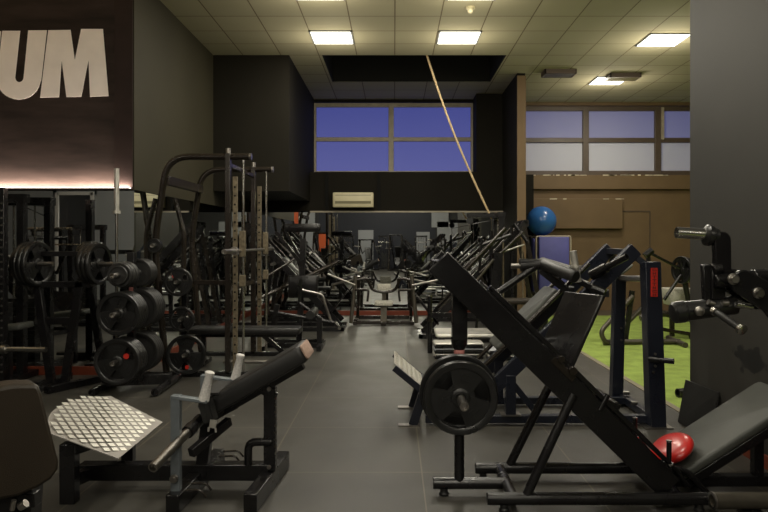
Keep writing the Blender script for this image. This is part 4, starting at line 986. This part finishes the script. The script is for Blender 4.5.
# machines out of view that the mirrors show
gl = 'gym machines standing out of view, seen in the mirrors'
lb = 'machine of the gym floor seen only in the mirrors'
A = lever_press(-3.9, 3.0, math.radians(70), lb, gl); B = sled(-5.9, 4.6, math.radians(120), lb, gl); Ct = cable_tower(-5.4, 2.9, math.radians(180), lb, gl, 1.75)
for (x, y, rz) in ((-6.6, 2.2, 40), (-4.3, -1.2, 100), (-3.1, -4.6, 10), (.9, -5.4, 170), (2.0, -6.2, 60), (-1.3, -7.4, 250), (-3.2, -7.2, 330)): dup(A, (x, y, 0), math.radians(rz))
for (x, y, rz) in ((-8.7, 4.9, 90), (-2.0, -3.0, 190), (1.6, -3.6, 20), (.2, -7.2, 100), (-4.6, -6.0, 240), (3.2, -7.6, 10), (-2.6, 1.2, 95)): dup(B, (x, y, 0), math.radians(rz))
for (x, y, rz) in ((-7.3, 3.9, 150), (-8.0, 3.2, 190), (-7.2, .8, 180), (-5.4, -1.6, 90), (-2.4, -8.0, 180), (1.4, -8.2, 180), (-.5, -8.3, 180), (-7.6, 5.9, 200)): dup(Ct, (x, y, 0), math.radians(rz))
cable_tower(-4.22, 6.95, math.radians(0), 'dark cable tower at the far left before the sign mirror', h=1.96)

# long-armed lever machine at the left of the aisle
t = T('long_arm_machine', 'black machine with two long arms rising right behind the low leg curl machine', 'gym machine', (-1.5, 9.0, 0), world=True)
for dx, dy in ((0, 0), (0, .25)):
    t.part('long_arm', G().rod(at(252, 302, 9.05+dy), at(337, 262, 10.3+dy*.3), .026, n=10), 'bronze_metal')
    t.part('lever_arm', G().rod(at(256, 283, 9.3+dy), at(306, 252, 10.0+dy*.3), .02, n=10), 'bronze_metal')
t.part('counterweight', G().pad(at(288, 298, 9.35), (.42, 0, 0), (0, .12, 0), (0, 0, .32), .03), 'black_metal')
t.part('post', G().beam((-1.36, 9.4, 0), (-1.30, 9.42, 1.5), .08, .08), 'black_metal')
t.part('base_frame', G().beam((-1.75, 9.4, .03), (-1.0, 9.4, .03), .08, .06), 'black_metal')
t.part('head_plate', G().pad(at(284, 232, 9.4), (.52, 0, 0), (0, .05, 0), (0, 0, .12), .02), 'black_metal')
t.part('upper_arm', G().beam(at(276, 232, 9.4), at(300, 262, 9.4), .05, .05).beam(at(286, 232, 9.45), at(306, 268, 9.45), .05, .04), 'black_metal')
# loose training sticks and straps around the cable tower, right of the back
t = T('storage_pole_rack', 'cluttered black rack of straps and slanting bars beside the partition end', 'rack', (1.5, 9.2, 0), world=True)
t.part('base_frame', G().beam((1.15, 9.62, .03), (1.95, 9.62, .03), .3, .05), 'black_metal')
for x0, z0, x1, z1, r_, mm in ((1.2, .05, 1.28, 1.5, .02, 'black_metal'), (1.45, .05, 1.42, 1.62, .03, 'black_metal'), (1.60, .05, 1.60, 1.45, .014, 'worn_metal'), (1.75, .05, 1.72, 1.7, .022, 'black_metal'), (1.9, .05, 1.88, 1.5, .012, 'worn_metal')):
    t.part('pole', G().rod((x0, 9.62, z0), (x1, 9.62, z1), r_, n=10), mm)
for x0, z0, x1, z1, r_, mm in ((1.05, 1.05, 1.62, 1.66, .028, 'bronze_metal'), (1.25, 1.0, 1.88, 1.60, .024, 'bronze_metal'), (1.15, .82, 1.45, 1.2, .02, 'beige_tube'), (1.5, 1.28, 1.9, 1.42, .014, 'steel'), (1.3, 1.42, 1.7, 1.56, .03, 'black_metal'), (1.75, 1.72, 1.95, 1.45, .03, 'black_metal')):
    t.part('slanting_bar', G().rod((x0, 9.58, z0), (x1, 9.56, z1), r_, n=10), mm)
t.part('hanging_strap', G().beam((1.52, 9.52, 1.3), (1.44, 9.52, .55), .12, .03, up=(0, 1, 0)), 'black_metal')
t.part('red_tag', G().box((1.86, 9.5, .95), (.06, .02, .04)), 'red_decal', label='small red tag')

# small pieces belong to the part they sit on
NEST = {'tread': 'foot_plate', 'buckle': 'strap', 'pad_end_cap': 'chest_pad', 'grip_end': 'hand_grip', 'end_ring': 'tube', 'tube_cap': 'bent_tube', 'upright_cap': 'upright',
        'brand_decal': 'upright', 'decal_letter': 'upright', 'label_band': 'post', 'warning_label': 'post', 'handle_collar': 'safety_handle', 'sleeve_collar': 'weight_sleeve', 'yoke_bolt': 'yoke', 'bar_collar': 'bar_sleeve',
        'leg_cap': 'leg', 'leg_band': 'leg', 'air_outlet': 'body', 'horn_flange': 'weight_horn', 'pivot_bolt': 'handle_bracket'}
def centre(o): return sum((Vector(c) for c in o.bound_box), Vector())/8
bpy.context.view_layer.update()
for root in [o for o in C.objects if o.type == 'EMPTY' and not o.parent]:
    ch = list(root.children)
    for c in ch:
        p = NEST.get(c.name.split('.')[0])
        if not p or c.location.length > 1e-6: continue
        cand = [q for q in ch if q.name.split('.')[0] == p and q.location.length < 1e-6]
        if cand: c.parent = min(cand, key=lambda q: (centre(q)-centre(c)).length)
#END
